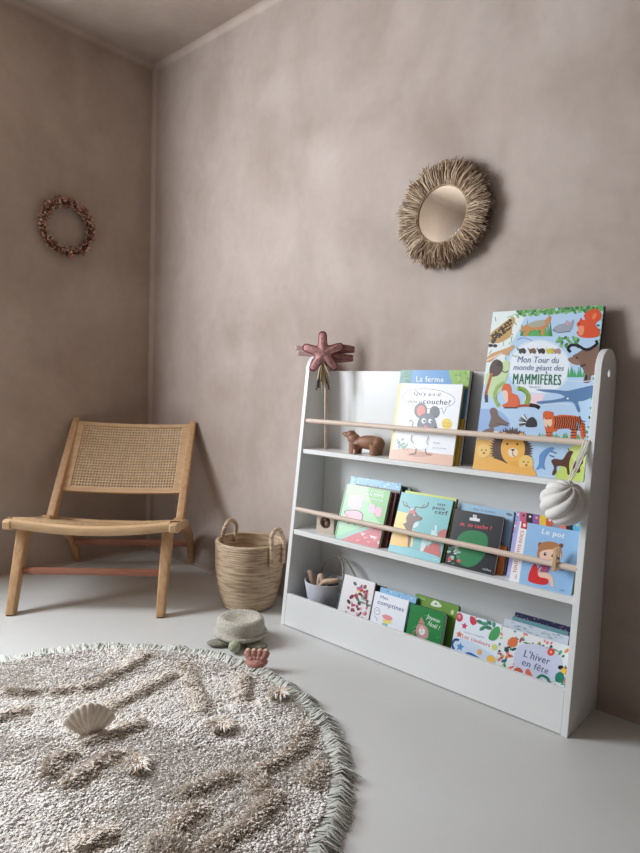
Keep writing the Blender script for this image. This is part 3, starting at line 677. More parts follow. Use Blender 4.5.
A.uvrect(0, 0, 1, 1, (108, 150, 60)); A.blob([(478, 214), (498, 204), (520, 222), (522, 236), (496, 234), (476, 226)], (226, 232, 214)); A.text('Mes', 424, 194, 450, 200, 9, (196, 216, 160)); A.ell(570, 262, 7, 12, (206, 214, 170), 20); A.ell(499, 220, 5, 5, (108, 150, 60))
book('olive green rounded book standing taller behind the green Christmas book', 1.766, 1.926, ZB, .219, -.158, -.108, .014, (108, 150, 60), (96, 134, 54), (70, 90, 44), GB, A, r=.008)
A = bin_art(1.939, 2.085, .213, -.188, -.140, [(85, 112), (285, 190), (235, 350), (38, 270)])
A.uvrect(0, 0, 1, 1, (228, 236, 244)); A.blob([(30, 230), (120, 240), (250, 330), (230, 370), (30, 290)], (206, 222, 240)); A.text('Les couleurs', 94, 226, 218, 278, 17, (206, 92, 92), .02)
A.text('mon imagier', 108, 206, 200, 240, 8, (120, 130, 150))
A.ell(92, 138, 17, 20, (196, 74, 96)); A.ell(92, 134, 8, 9, (226, 140, 150)); A.blob([(140, 160), (146, 138), (166, 150), (170, 172), (150, 178)], (206, 62, 84)); A.ell(172, 146, 5, 4, (206, 80, 90))
for cx, cy, c, rr_ in ((112, 178, (206, 70, 110), 16), (84, 212, (220, 120, 80), 16), (82, 265, (84, 150, 210), 19)):
    A.poly([(cx + (rr_ if k % 2 == 0 else rr_ * .5) * math.cos(k * PI / 5), cy + (rr_ if k % 2 == 0 else rr_ * .5) * math.sin(k * PI / 5)) for k in range(10)], c)
for a, b, c in (((186, 168), 30, (60, 130, 100)), ((208, 178), 10, (70, 150, 112)), ((228, 172), 60, (52, 120, 96)), ((196, 196), -20, (60, 140, 110)), ((250, 182), 100, (70, 150, 130)), ((222, 196), 20, (50, 120, 90))): A.ell(a[0], a[1], 17, 8, c, b)
A.blob([(218, 236), (238, 206), (270, 196), (272, 226), (250, 250), (226, 250)], (76, 160, 96)); A.ell(240, 280, 13, 13, (206, 214, 120)); A.ell(170, 294, 11, 12, (232, 176, 110)); A.ell(218, 328, 20, 16, (240, 190, 90), 20); A.stroke([(52, 272), (46, 250), (62, 232), (78, 236)], 10, (50, 110, 180)); A.stroke([(90, 304), (120, 298), (158, 320)], 15, (60, 120, 190))
book('white colours book with fruit and leaves around a red title', 1.939, 2.085, ZB, .213, -.188, -.140, .010, (228, 236, 244), (210, 220, 230), None, GB, A, r=.003)
A = bin_art(2.089, 2.285, .213, -.192, -.150, [(275, 195), (585, 270), (565, 465), (255, 365)])
A.uvrect(0, 0, 1, 1, (232, 236, 238)); cs = [(52, 140, 110), (30, 84, 86), (206, 72, 84), (232, 150, 60), (90, 170, 130), (240, 120, 110), (60, 100, 130), (180, 206, 120)]
for i in range(150):
    x = 255 + random.random() * 330; y = 190 + (x - 255) * .27 + random.random() * 180; 
    A.ell(x, y, 5 + random.random() * 9, 3 + random.random() * 4, random.choice(cs), random.random() * 180, 9)
A.blob([(338, 300), (370, 270), (450, 270), (540, 320), (550, 380), (520, 430), (430, 410), (340, 370)], (206, 212, 234)); A.text("L'hiver", 374, 322, 492, 356, 33, (96, 96, 140), .02); A.text('en fête', 366, 358, 486, 398, 30, (96, 96, 140), .02)
A.ell(300, 296, 10, 10, (30, 80, 80)); A.blob([(304, 262), (322, 240), (346, 252), (340, 276), (316, 284)], (220, 120, 70)); A.ell(498, 298, 17, 17, (226, 70, 90)); A.ell(498, 298, 6, 6, (240, 200, 80))
A.ell(546, 366, 13, 10, (30, 40, 54)); A.ell(560, 382, 14, 13, (240, 196, 70)); A.blob([(524, 400), (545, 385), (562, 400), (560, 432), (526, 430)], (44, 130, 110)); A.stroke([(438, 420), (460, 404), (490, 420), (492, 440)], 12, (50, 140, 100)); A.blob([(335, 378), (360, 372), (374, 392), (340, 396)], (196, 92, 70)); A.blob([(386, 385), (400, 376), (416, 408), (392, 402)], (222, 110, 80))
book('white book patterned with leaves and a lilac winter title, right end of bin', 2.089, 2.285, ZB, .213, -.192, -.150, .008, (232, 236, 238), (190, 206, 200), None, GB, A)
A = bin_art(2.086, 2.272, .229, -.176, -.124, [(295, 135), (585, 215), (565, 465), (255, 365)])
A.uvrect(0, 0, 1, 1, (206, 214, 226))
for i in range(70): x = 292 + random.random() * 292; y = 138 + (x - 292) * .27 + random.random() * 62; A.stroke([(x, y), (x + 10 + random.random() * 10, y + 3 + random.random() * 4)], 3, random.choice([(130, 170, 170), (96, 140, 136), (230, 236, 242), (170, 184, 206), (196, 206, 220)]))
book('pale grey patterned book rising behind the winter book', 2.086, 2.272, ZB, .229, -.176, -.124, .010, (206, 214, 226), (190, 200, 214), (150, 160, 180), GB, A)
book('teal and pink edged thin book in front of the navy book', 2.10, 2.262, ZB, .234, -.156, -.104, .006, (110, 160, 170), (206, 120, 150), (190, 110, 140), GB)
book('grey lilac book just in front of the navy book', 2.10, 2.270, ZB, .231, -.148, -.096, .006, (170, 168, 196), (160, 160, 186), None, GB)
A = bin_art(2.098, 2.270, .240, -.136, -.082, [(340, 118), (590, 190), (565, 465), (255, 365)])
A.uvrect(0, 0, 1, 1, (40, 44, 78))
for i in range(40): x = 342 + random.random() * 245; A.ell(x, 120 + (x - 342) * .28 + random.random() * 30, 2.2, 2, random.choice([(200, 206, 226), (206, 120, 160), (90, 190, 190)]), 0, 6)
book('navy blue book with tiny stars at the back of the bin', 2.098, 2.270, ZB, .240, -.136, -.082, .014, (40, 44, 78), (36, 40, 70), None, GB, A)
#BOOKS1
# ------------------------------------------------------------------ lounge chair
CHO = Vector((.465, -.475, 0)); CRZ = math.radians(45)
chair = thing('lounge_chair', 'low teak lounge chair with woven cane back and seat in the corner', 'chair', CHO, CRZ)
def cpart(name, fn, m, parent=chair, ang=40, label=None):
    bm = bmesh.new(); fn(bm); o = obj(name, bm, m, parent); autosmooth(o, ang)
    if label: o['label'] = label
    return o
def tapered(bm, pts, w, d):
    """rounded rectangular member through pts (y,z) at x0; pts: (x,y,z,width,depth)"""
    P = [Vector(p[:3]) for p in pts]; rings = []
    for i, p in enumerate(P):
        t = (P[min(i + 1, len(P) - 1)] - P[max(i - 1, 0)]).normalized(); x = Vector((1, 0, 0)); n = t.cross(x).normalized()
        ww, dd = pts[i][3] / 2, pts[i][4] / 2; b = min(ww, dd) * .35
        R = []
        for sx, sy in ((1, 1), (-1, 1), (-1, -1), (1, -1)):
            for k in range(4):
                a = {(1, 1): 0, (-1, 1): 90, (-1, -1): 180, (1, -1): 270}[(sx, sy)] + 30 * k; a = math.radians(a)
                R.append(bm.verts.new(p + x * (sx * (ww - b) + b * math.cos(a)) + n * (sy * (dd - b) + b * math.sin(a))))
        rings.append(R)
    for a, b in zip(rings, rings[1:]):
        for k in range(16): bm.faces.new((a[k], a[(k + 1) % 16], b[(k + 1) % 16], b[k]))
    bm.faces.new(rings[0][::-1]); bm.faces.new(rings[-1])
HWX = .278
for s in (-1, 1):
    x = s * HWX
    cpart('leg', lambda bm: tapered(bm, [(x, -.322, 0, .032, .036), (x, -.275, .13, .036, .042), (x, -.222, .262, .040, .050), (x, -.205, .315, .040, .058)], 0, 0), M_teak, label='front leg of the lounge chair')
    cpart('leg', lambda bm: tapered(bm, [(x, .398, 0, .030, .034), (x, .375, .07, .032, .042), (x, .318, .15, .034, .054), (x, .22, .212, .034, .060), (x, .10, .262, .034, .050), (x, .00, .292, .034, .040)], 0, 0), M_teak, label='curved rear leg of the lounge chair')
    cpart('back_post', lambda bm: tapered(bm, [(x, .045, .250, .034, .046), (x, .10, .335, .034, .042), (x, .20, .470, .033, .038), (x, .300, .600, .032, .034), (x, .372, .702, .030, .028)], 0, 0), M_teak)
    cpart('seat_rail', lambda bm: tapered(bm, [(s * .312, -.290, .332, .022, .022), (s * .312, -.280, .332, .034, .036), (s * .312, -.262, .330, .038, .042), (s * .308, -.15, .314, .034, .036), (s * .300, .0, .286, .032, .036), (s * .290, .13, .262, .030, .034)], 0, 0), M_teak2)
# front rail: dips in the middle
def sag(x, k=.026): return -k * (1 - (x / .31) ** 2)
def frail(bm):
    n = 24; rings = []
    for i in range(n + 1):
        x = -.298 + .596 * i / n; z = .338 + sag(x); R = []
        for k in range(16):
            a = 2 * PI * k / 16; c, sn = math.cos(a), math.sin(a)
            R.append(bm.verts.new((x, -.262 + .021 * abs(c) ** .6 * (1 if c > 0 else -1), z + .019 * abs(sn) ** .6 * (1 if sn > 0 else -1))))
        rings.append(R)
    for a, b in zip(rings, rings[1:]):
        for k in range(16): bm.faces.new((a[k], a[(k + 1) % 16], b[(k + 1) % 16], b[k]))
    bm.faces.new(rings[0][::-1]); bm.faces.new(rings[-1])
cpart('front_rail', frail, M_teak2)
cpart('rear_rail', lambda bm: tube(bm, [(-.28, .14, .262), (-.1, .14, .252), (.1, .14, .252), (.28, .14, .262)], .014, 12), M_teak2)
cpart('stretcher', lambda bm: beam(bm, (-.27, -.258, .150), (.27, -.258, .150), .020, .026, bev=.006), M_red, label='reddish front stretcher')
cpart('stretcher', lambda bm: beam(bm, (-.27, .310, .122), (.27, .310, .122), .020, .028, bev=.006), M_red, label='reddish rear stretcher')
# cane: woven strips following a surface P(u,v)
def weave(bm, P, U, V, nu, nv, wid, thick=.0016, amp=.0013):
    for d in (0, 1):
        N, M_ = (nu, nv) if d == 0 else (nv, nu)
        for i in range(N):
            a = (i + .5) / N; rows = []
            for j in range(M_ * 2 + 1):
                b = j / (M_ * 2)
                off = amp * math.cos(PI * (b * M_ - .5) + PI * i + (PI if d else 0))
                for e in (-1, 1):
                    aa = a + e * wid / 2 / (U if d == 0 else V)
                    p, nrm = P(aa, b) if d == 0 else P(b, aa)
                    rows.append((p + nrm * (off + thick / 2), p + nrm * (off - thick / 2)))
            vs = [(bm.verts.new(t), bm.verts.new(q)) for t, q in rows]
            for j in range(0, len(vs) - 2, 2):
                (at, ab), (bt, bb), (ct, cb), (dt_, db) = vs[j], vs[j + 1], vs[j + 2], vs[j + 3]
                bm.faces.new((at, bt, dt_, ct)); bm.faces.new((ab, cb, db, bb)); bm.faces.new((at, ct, cb, ab)); bm.faces.new((bt, bb, db, dt_))
B0 = Vector((0, .152, .392)); B1 = Vector((0, .362, .690)); BD = (B1 - B0); BL = BD.length; BN = BD.normalized().cross(Vector((1, 0, 0)))
BWX = .262
def Pb(u, v):
    x = -BWX + .028 + (2 * BWX - .056) * u; w = .020 + (BL - .037) * v
    bow = .014 * (1 - (x / BWX) ** 2)
    return Vector((x, B0.y, B0.z)) + BD.normalized() * w + Vector((0, 1, -.7)).normalized() * bow, Vector((0, -.82, .57))
cane_back = cpart('back_panel', lambda bm: weave(bm, Pb, 2 * BWX - .056, BL - .037, 36, 23, .0056, .0020, .0013), M_cane, ang=60, label='open-weave cane backrest panel')
def strip_frame(bm):
    n = 20
    def pt(x, w, off):
        bow = .014 * (1 - (x / BWX) ** 2); return Vector((x, B0.y, B0.z)) + BD.normalized() * w + Vector((0, 1, -.7)).normalized() * bow + Vector((0, -.82, .57)) * off
    def band(xs, w0, w1, th=.007):
        R = [[bm.verts.new(pt(x, w, o)) for w, o in ((w0, th), (w1, th), (w1, -th), (w0, -th))] for x in xs]
        for a, b in zip(R, R[1:]):
            for k in range(4): bm.faces.new((a[k], a[(k + 1) % 4], b[(k + 1) % 4], b[k]))
        bm.faces.new(R[0][::-1]); bm.faces.new(R[-1])
    xs = [-BWX + 2 * BWX * i / n for i in range(n + 1)]
    band(xs, 0, .022); band(xs, BL - .018, BL)
    for s in (-1, 1): band([s * (BWX - .030), s * (BWX - .015), s * BWX], .022, BL - .018, .006)
cpart('back_frame', strip_frame, M_teak2, label='wooden frame around the cane back')
def Ps(u, v):
    x = -.322 + .644 * u; y = -.256 + .40 * v; x *= 1 - .06 * v
    z = .356 - .084 * v + sag(x, .024 + .008 * math.sin(PI * v)) - .10 * max(0, abs(u - .5) - .47)
    return Vector((x, y, z)), Vector((0, .2, .98))
cpart('seat', lambda bm: weave(bm, Ps, .644, .40, 58, 38, .0090, .002), M_cane, ang=60, label='woven cane seat')

# ------------------------------------------------------------------ straw basket
BX, BY = 1.010, -.172
bt = thing('straw_basket', 'tall woven straw basket with two loop handles beside the bookcase', 'basket', (BX, BY, 0))
M_straw = bpy.data.materials.new('woven_straw'); M_straw.use_nodes = True
nt = M_straw.node_tree; b = nt.nodes['Principled BSDF']; L_ = nt.links.new
tc = nt.nodes.new('ShaderNodeTexCoord'); mp = nt.nodes.new('ShaderNodeMapping'); mp.inputs['Scale'].default_value = (6, 6, 60)
n = nt.nodes.new('ShaderNodeTexNoise'); n.inputs['Scale'].default_value = 2.4; n.inputs['Detail'].default_value = 6; L_(tc.outputs['Object'], mp.inputs['Vector']); L_(mp.outputs['Vector'], n.inputs['Vector'])
r = nt.nodes.new('ShaderNodeValToRGB'); e = r.color_ramp.elements; e[0].position = .3; e[0].color = srgb((150, 124, 98)); e[1].position = .72; e[1].color = srgb((222, 202, 174)); x_ = r.color_ramp.elements.new(.5); x_.color = srgb((198, 174, 146))
L_(n.outputs['Fac'], r.inputs['Fac']); L_(r.outputs['Color'], b.inputs['Base Color']); b.inputs['Roughness'].default_value = .75
bp = nt.nodes.new('ShaderNodeBump'); bp.inputs['Strength'].default_value = .7; bp.inputs['Distance'].default_value = .004; L_(n.outputs['Fac'], bp.inputs['Height']); L_(bp.outputs['Normal'], b.inputs['Normal'])
def brad(z): # outer radius
    t = z / .262
    return .098 + .038 * (1 - (1 - min(1, t * 1.25)) ** 2) + .0 * t
bm = bmesh.new(); prof = [(0, .0)]; rows = 30
prof += [(.08, 0.0)]
for i in range(rows * 4 + 1):
    z = .004 + .258 * i / (rows * 4); prof.append((brad(z) + .0028 * abs(math.sin(PI * i / 4)), z))
top = .262
for i in range(7): a = PI * i / 6; prof.append((brad(top) - .005 + .007 * math.cos(a), top + .006 * math.sin(a)))
for i in range(rows * 2 + 1):
    z = top - .255 * i / (rows * 2); prof.append((brad(z) - .011 - .002 * abs(math.sin(PI * i / 2)), z))
prof.append((0, .008))
lathe(bm, prof, 96, fn=lambda u, z: 1 + .006 * math.sin(2 * PI * u * 3 + z * 20) + .004 * math.sin(2 * PI * u * 37 + z * 400))
o = obj('basket_body', bm, M_straw, bt); autosmooth(o, 60)
for ang, lab in ((3.25, 'left'), (.15, 'right')):
    ca, sa = math.cos(ang), math.sin(ang); tx, ty = -sa, ca; R_ = brad(.25) + (.004 if lab == 'right' else -.022)
    pts = []
    for s, z in ((-1, .19 if lab == 'right' else .235), (-1, .25), (-1, .275), (-.92, .300), (-.55, .322), (0, .330), (.55, .322), (.92, .300), (1, .275), (1, .25), (1, .19 if lab == 'right' else .235)):
        rr_ = R_ + (.002 if z < .3 else -.004); pts.append((rr_ * ca + tx * s * .038, rr_ * sa + ty * s * .038, z))
    bm = bmesh.new(); tube(bm, crom(pts, 6), [.0085] * 61, 10); o = obj('handle', bm, M_straw, bt); autosmooth(o, 60)

# ------------------------------------------------------------------ mirror with raffia fringe
MC = (1.757, 0, 1.468)
mir = thing('round_mirror', 'small round wall mirror with a shaggy raffia fringe', 'mirror', MC)
bm = bmesh.new()
vs = [bm.verts.new((.091 * math.cos(2 * PI * k / 64), -.034, .091 * math.sin(2 * PI * k / 64))) for k in range(64)]
vb = [bm.verts.new((.091 * math.cos(2 * PI * k / 64), -.006, .091 * math.sin(2 * PI * k / 64))) for k in range(64)]
bm.faces.new(vs); bm.faces.new(vb[::-1])
for k in range(64): bm.faces.new((vs[k], vs[(k + 1) % 64], vb[(k + 1) % 64], vb[k]))
M_mir = mat('mirror_glass', (244, 240, 230), 0.04, 1.0)
obj('glass', bm, M_mir, mir)
bm = bmesh.new(); tube(bm, [(.095 * math.cos(2 * PI * k / 72), -.034, .095 * math.sin(2 * PI * k / 72)) for k in range(72)], .0055, 8, closed=True)
M_rope = mat('raffia_rope', (186, 160, 126), .75, var=(150, 122, 90), nscale=90, bump=.5, bscale=260)
o = obj('frame_ring', bm, M_rope, mir, smooth=True)
N = 3400; th = rng.random(N) * 2 * PI; lay = rng.random(N)
# clumps give the ragged outline
clump = .006 * np.sin(th * 13 + 1) + .006 * np.sin(th * 29) + .004 * np.sin(th * 47 + 2)
r0 = .094 + rng.random(N) * .006; r1 = .161 + clump + rng.normal(0, .0045, N) + .005 * (lay < .5)
sw = rng.normal(0, .07, N); y0 = -.020 - .022 * lay; y1 = -.014 - .032 * lay + rng.normal(0, .004, N)
def P3(r, t, y): return np.stack([r * np.cos(t), y, r * np.sin(t)], 1)
base = P3(r0, th, y0); mid = P3((r0 + r1) / 2, th + sw * .3, np.minimum(y0, y1) - .004); tip = P3(r1, th + sw, np.minimum(y1, -.004))
pal = np.array([srgb(c)[:3] for c in ((188, 162, 136), (164, 138, 114), (204, 180, 154), (144, 118, 96), (216, 196, 172))])
V, F_, C = strands(base, tip, mid, .0013, .0012, pal[rng.integers(0, 5, N)] * (.75 + .3 * lay[:, None]))
o = link('raffia_fringe', np_mesh('raffia_fringe', V, F_, C), M_raffia, mir); o['kind'] = 'stuff'

# ------------------------------------------------------------------ dried-flower wreath on the left wall
wr = thing('flower_wreath', 'small round wreath of dried pink and brown flowers on the left wall', 'wreath', (0, -.470, 1.592))
bm = bmesh.new(); tube(bm, [(.022, .114 * math.cos(2 * PI * k / 60), .114 * math.sin(2 * PI * k / 60)) for k in range(60)], .012, 8, closed=True)
M_twig = mat('dried_twigs', (92, 66, 52), .85, var=(64, 44, 36), nscale=60, bump=.5, bscale=200)
obj('twig_ring', bm, M_twig, wr, smooth=True)
V = []; Fq = []; C = []
wp = [(176, 128, 108), (206, 170, 148), (150, 108, 88), (226, 200, 176), (196, 132, 120), (214, 186, 160), (128, 84, 72), (160, 124, 106), (214, 140, 132), (226, 200, 180)]
for i in range(900):
    t = random.random() * 2 * PI; ph = random.random() * 2 * PI; rr_ = .012 + random.random() * .008
    c0 = Vector((.022 + rr_ * math.cos(ph) * .9, (.114 + rr_ * math.sin(ph)) * math.cos(t), (.114 + rr_ * math.sin(ph)) * math.sin(t)))
    if c0.x < .004: c0.x = .004
    d = Vector((.6 + random.random(), random.gauss(0, 1), random.gauss(0, 1))).normalized(); s = d.cross(Vector((random.gauss(0, 1), random.gauss(0, 1), random.gauss(0, 1)))).normalized()
    l = .009 + random.random() * .010; wd = l * (.28 + .3 * random.random()); col = srgb(random.choice(wp))[:3]; up = d.cross(s) * wd * .5; b0 = len(V)
    V += [c0, c0 + d * l * .5 + s * wd + up, c0 + d * l, c0 + d * l * .5 - s * wd + up]; Fq.append([b0, b0 + 1, b0 + 2, b0 + 3]); C += [col] * 4
M_petal = attr_mat('dried_petals', .8, .2)
o = link('dried_flowers', np_mesh('dried_flowers', [tuple(v) for v in V], Fq, np.array(C)), M_petal, wr); o['kind'] = 'stuff'

# ------------------------------------------------------------------ round tufted rug
RC = (1.535, -1.200); RR = .622
rug = thing('round_rug', 'large round cream tufted rug with raised pattern and grey green fringe', 'rug', (RC[0], RC[1], 0))
bm = bmesh.new(); lathe(bm, [(0, .001), (RR - .004, .001), (RR, .004), (RR - .003, .010), (RR - .02, .0135), (0, .0140)], 120)
M_rugb = mat('rug_backing', (244, 238, 230), .95, var=(226, 216, 204), nscale=60, bump=.5, bscale=200)
obj('backing', bm, M_rugb, rug)
RIDGES = [[(1.222, -1.051), (1.263, -0.985), (1.231, -0.875), (1.193, -0.761)], [(1.409, -1.019), (1.384, -0.908), (1.357, -0.783)], [(1.321, -0.705), (1.478, -0.786), (1.574, -0.827)], [(1.564, -1.229), (1.53, -1.207), (1.529, -1.176)], [(1.624, -1.204), (1.606, -1.147), (1.604, -1.095)], [(1.829, -0.692), (1.882, -0.769), (1.889, -0.845), (1.885, -0.906)], [(1.901, -0.911), (1.943, -0.94)], [(1.832, -1.051), (1.85, -0.953)], [(1.941, -1.17), (1.896, -1.126), (1.887, -1.07)], [(1.988, -1.124), (1.995, -1.028), (1.972, -0.938)], [(1.133, -1.143), (1.173, -1.111)], [(1.254, -1.219), (1.261, -1.17)], [(1.509, -1.111), (1.526, -0.993)], [(1.99, -0.842), (1.972, -0.793)], [(1.817, -1.293), (1.821, -1.235)], [(1.913, -1.177), (1.943, -1.158)], [(1.522, -0.638), (1.597, -0.712)]]
STARS = [(1.686, -0.857), (1.671, -0.635), (1.681, -1.087)]
def seg_dist(P, A, B):
    A = np.array(A); B = np.array(B); d = B - A; t = np.clip(((P - A) @ d) / (d @ d), 0, 1); return np.linalg.norm(P - (A + t[:, None] * d), axis=1)
def fbm(P, sc, seed=0):
    r_ = np.random.default_rng(seed); out = np.zeros(len(P))
    for o_ in range(5):
        for _ in range(3):
            a = r_.random() * 2 * PI; k = sc * (1.7 ** o_); out += np.sin(P[:, 0] * math.cos(a) * k + P[:, 1] * math.sin(a) * k + r_.random() * 7 + 1.3 * np.sin(P[:, 1] * k * .6 + o_)) / (1.5 ** o_)
    return out / 4.5
N = 84000
rr_ = np.sqrt(rng.random(N)) * (RR - .006); aa = rng.random(N) * 2 * PI
P = np.stack([RC[0] + rr_ * np.cos(aa), RC[1] + rr_ * np.sin(aa)], 1)
dist = np.full(N, 9.0)
for rg in RIDGES:
    for a, b_ in zip(rg, rg[1:]): dist = np.minimum(dist, seg_dist(P, a, b_))
groove = fbm(P, 14, 5); g2 = np.exp(-(groove / .05) ** 2)                         # thin carved lines between the tufted fields
ridge = np.exp(-(dist / .020) ** 2); halo = np.exp(-(dist / .027) ** 2)
clump = fbm(P, 60, 9)
hgt = .0075 + .003 * clump + .013 * ridge + rng.normal(0, .0012, N) - .005 * g2
hgt = np.clip(hgt, .001, .04)
flow = fbm(P, 7, 3) * 3 + rng.normal(0, .9, N); ln = .004 + .004 * rng.random(N) + .008 * ridge
b0 = np.stack([P[:, 0] - RC[0], P[:, 1] - RC[1], np.full(N, .0125)], 1)
dv = np.stack([np.cos(flow), np.sin(flow), np.zeros(N)], 1)
tip = b0 + dv * ln[:, None] + np.array([0, 0, 1.0]) * hgt[:, None]
mid = b0 + dv * (ln * .1)[:, None] + np.array([0, 0, 1.0]) * (hgt * .75)[:, None]
cA = np.array(srgb((255, 251, 246))[:3]); cB = np.array(srgb((248, 242, 234))[:3]); cC = np.array(srgb((222, 198, 172))[:3])
k1 = rng.random(N)[:, None]; kk = np.clip((halo - .4 * ridge) * .9 * (.3 + .8 * rng.random(N)) + .3 * g2 * rng.random(N), 0, 1)[:, None]
V, F_, C = strands(b0, tip, mid, .0027, .0017, (cA * k1 + cB * (1 - k1)) * (1 - kk) + cC * kk)
o = link('pile', np_mesh('pile', V, F_, C), M_wool, rug, smooth=True); o['kind'] = 'stuff'
# tufted stars and combs standing above the pile
for (sx, sy) in STARS:
    n_ = 90; a = rng.random(n_) * 2 * PI; L2 = .022 + .014 * rng.random(n_)
    b0 = np.stack([np.full(n_, sx - RC[0]) + rng.normal(0, .008, n_), np.full(n_, sy - RC[1]) + rng.normal(0, .008, n_), np.full(n_, .016)], 1)
    dv = np.stack([np.cos(a), np.sin(a), np.zeros(n_)], 1)
    V, F_, C = strands(b0, b0 + dv * L2[:, None] + np.array([0, 0, .020]), b0 + dv * (L2 * .5)[:, None] + np.array([0, 0, .022]), .0022, .0014, np.where(rng.random((n_, 1)) < .4, cC, cB))
    o = link('tuft', np_mesh('tuft', V, F_, C), M_wool, rug); o['label'] = 'longer star-shaped tuft'
# fringe
N = 6000; a = np.sort(rng.random(N)) * 2 * PI; cl = np.floor(a / (2 * PI) * 420)
cj = np.random.default_rng(4).normal(0, 1, 500)[cl.astype(int)]; a2 = a + cj * .014 + rng.normal(0, .018, N)
L2 = .042 + .005 * cj + rng.normal(0, .006, N)
def ring(r_, t, z): return np.stack([r_ * np.cos(t), r_ * np.sin(t), z], 1)
b0 = ring(np.full(N, RR - .012), a, .010 + .006 * rng.random(N)); tip = ring(RR + L2, a2, .0025 + .002 * rng.random(N)); mid = ring(RR + L2 * .45, (a + a2) / 2, .014 + .010 * rng.random(N) + .004 * cj)
gp = np.array([srgb(c)[:3] for c in ((232, 233, 225), (216, 219, 210), (243, 243, 236), (200, 204, 194))])
V, F_, C = strands(b0, tip, mid, .0019, .0012, gp[rng.integers(0, 4, N)])
V[:, 2] = np.maximum(V[:, 2], .0008)
o = link('fringe', np_mesh('fringe', V, F_, C), M_wool, rug, smooth=True); o['kind'] = 'stuff'; o['label'] = 'grey green yarn fringe'

# ------------------------------------------------------------------ crochet turtle beside the rug
M_knit = mat('knitted_wool', (226, 221, 208), .95, var=(194, 188, 175), nscale=130, bump=.9, bscale=240, spec=.1)
M_knitg = mat('green_grey_knit', (170, 168, 154), .95, var=(146, 144, 132), nscale=130, bump=.9, bscale=240, spec=.1)
M_knitl = mat('light_green_knit', (196, 198, 172), .95, var=(172, 176, 150), nscale=130, bump=.7, bscale=240, spec=.1)
TC = (1.262, -.428)
tu = thing('knitted_turtle', 'grey knitted turtle toy with dented round shell and pale green head', 'toy', (TC[0], TC[1], 0))
bm = bmesh.new()
lathe(bm, [(0, .016), (.070, .018), (.088, .024), (.094, .031), (.092, .038), (.083, .039), (.083, .048), (.083, .062), (.080, .077), (.073, .085), (.064, .086), (.050, .080), (.036, .071), (.018, .067), (0, .066)], 56, fn=lambda u, z: 1 + .025 * math.sin(2 * PI * u * 2 + 1) + .012 * math.sin(2 * PI * u * 5))
o = obj('shell', bm, M_knit, tu, smooth=True)
hd = math.atan2(-.105, .085)
for a, l in ((hd + .85, 1), (hd - .85, 1), (hd + 2.4, .85), (hd - 2.4, .85)):
    bm = bmesh.new(); ball(bm, (.084 * math.cos(a), .084 * math.sin(a), .011), (.042 * l, .026, .010), Matrix.Rotation(a + (.5 if a > hd else -.5), 3, 'Z')); obj('flipper', bm, M_knitg, tu, smooth=True)
bm = bmesh.new(); ball(bm, (.108 * math.cos(hd), .108 * math.sin(hd), .023), (.022, .020, .019), Matrix.Rotation(hd, 3, 'Z')); ball(bm, (.088 * math.cos(hd), .088 * math.sin(hd), .020), (.022, .015, .013), Matrix.Rotation(hd, 3, 'Z')); hobj = obj('head', bm, M_knitl, tu, smooth=True)
M_eye = mat('black_thread', (30, 28, 28), .5)
for s in (-1, 1):
    bm = bmesh.new(); ball(bm, (.120 * math.cos(hd) - s * .014 * math.sin(hd), .120 * math.sin(hd) + s * .014 * math.cos(hd), .028), .0022, sub=2); obj('eye', bm, M_eye, hobj, smooth=True)

# pink knobbed shell toy on the rug edge
M_pink = mat('dusky_pink_felt', (198, 146, 134), .8, var=(168, 112, 102), nscale=50, bump=.4, bscale=200)
M_cream = mat('cream_felt', (222, 196, 168), .8, var=(206, 168, 142), nscale=60, bump=.4, bscale=200)
ps = thing('pink_shell_toy', 'small dusky pink fan shell toy with cream tips on the rug edge', 'toy', (1.476, -.545, .016), math.radians(42))
bm = bmesh.new(); ball(bm, (0, 0, .014), (.036, .026, .015)); ball(bm, (0, -.012, .012), (.030, .020, .012)); obj('shell_base', bm, M_pink, ps, smooth=True)
for k in range(4):
    x = -.024 + .016 * k; bm = bmesh.new(); tube(bm, crom([(x * .5, -.010, .022), (x * .9, .000, .028), (x * 1.1, .006, .036), (x * 1.15, .010, .042)], 4), [.0085 + .0012 * min(i, 6) * .6 for i in range(13)], 10); f = obj('ridge', bm, M_pink, ps, smooth=True)
    bm = bmesh.new(); ball(bm, (x * 1.16, .010, .044), (.0088, .0088, .0075)); obj('tip', bm, M_cream, f, smooth=True)

# scallop shell on the rug
sp_ = thing('scallop_shell', 'cream ribbed scallop shell standing upright on the rug', 'shell', (1.484, -1.098, .014), math.radians(58)); sp_.scale = (1.2, 1.2, 1.35)
M_shell = mat('shell_cream', (222, 212, 198), .6, var=(200, 186, 170), nscale=50, bump=.2, bscale=120)
bm = bmesh.new(); na, nr = 72, 12; g = []
for side in (0, 1):
    G2 = []
    for j in range(nr + 1):
        row = []
        for i in range(na + 1):
            a = math.radians(28 + 124 * i / na); rb = abs(math.sin((i / na) * PI * 9)); r_ = .062 * (j / nr) * (1 + .03 * rb) * (1 - .08 * abs(math.cos(a)))
            bulge = (.016 * math.sin(PI * min(1, j / nr * .75 + .08))) * (1 - .5 * abs(math.cos(a))) + .003 * rb * j / nr
            row.append(bm.verts.new((r_ * math.cos(a), -(bulge if side == 0 else bulge - .003) + .012 * (j / nr), r_ * math.sin(a))))
        G2.append(row)
    g.append(G2)
    for j in range(nr):
        for i in range(na): bm.faces.new((G2[j][i], G2[j][i + 1], G2[j + 1][i + 1], G2[j + 1][i]))
for i in range(na): bm.faces.new((g[0][nr][i], g[0][nr][i + 1], g[1][nr][i + 1], g[1][nr][i]))
obj('fan', bm, M_shell, sp_, smooth=True)
bm = bmesh.new(); ball(bm, (0, -.004, .004), (.022, .008, .007)); obj('hinge', bm, M_shell, sp_, smooth=True)

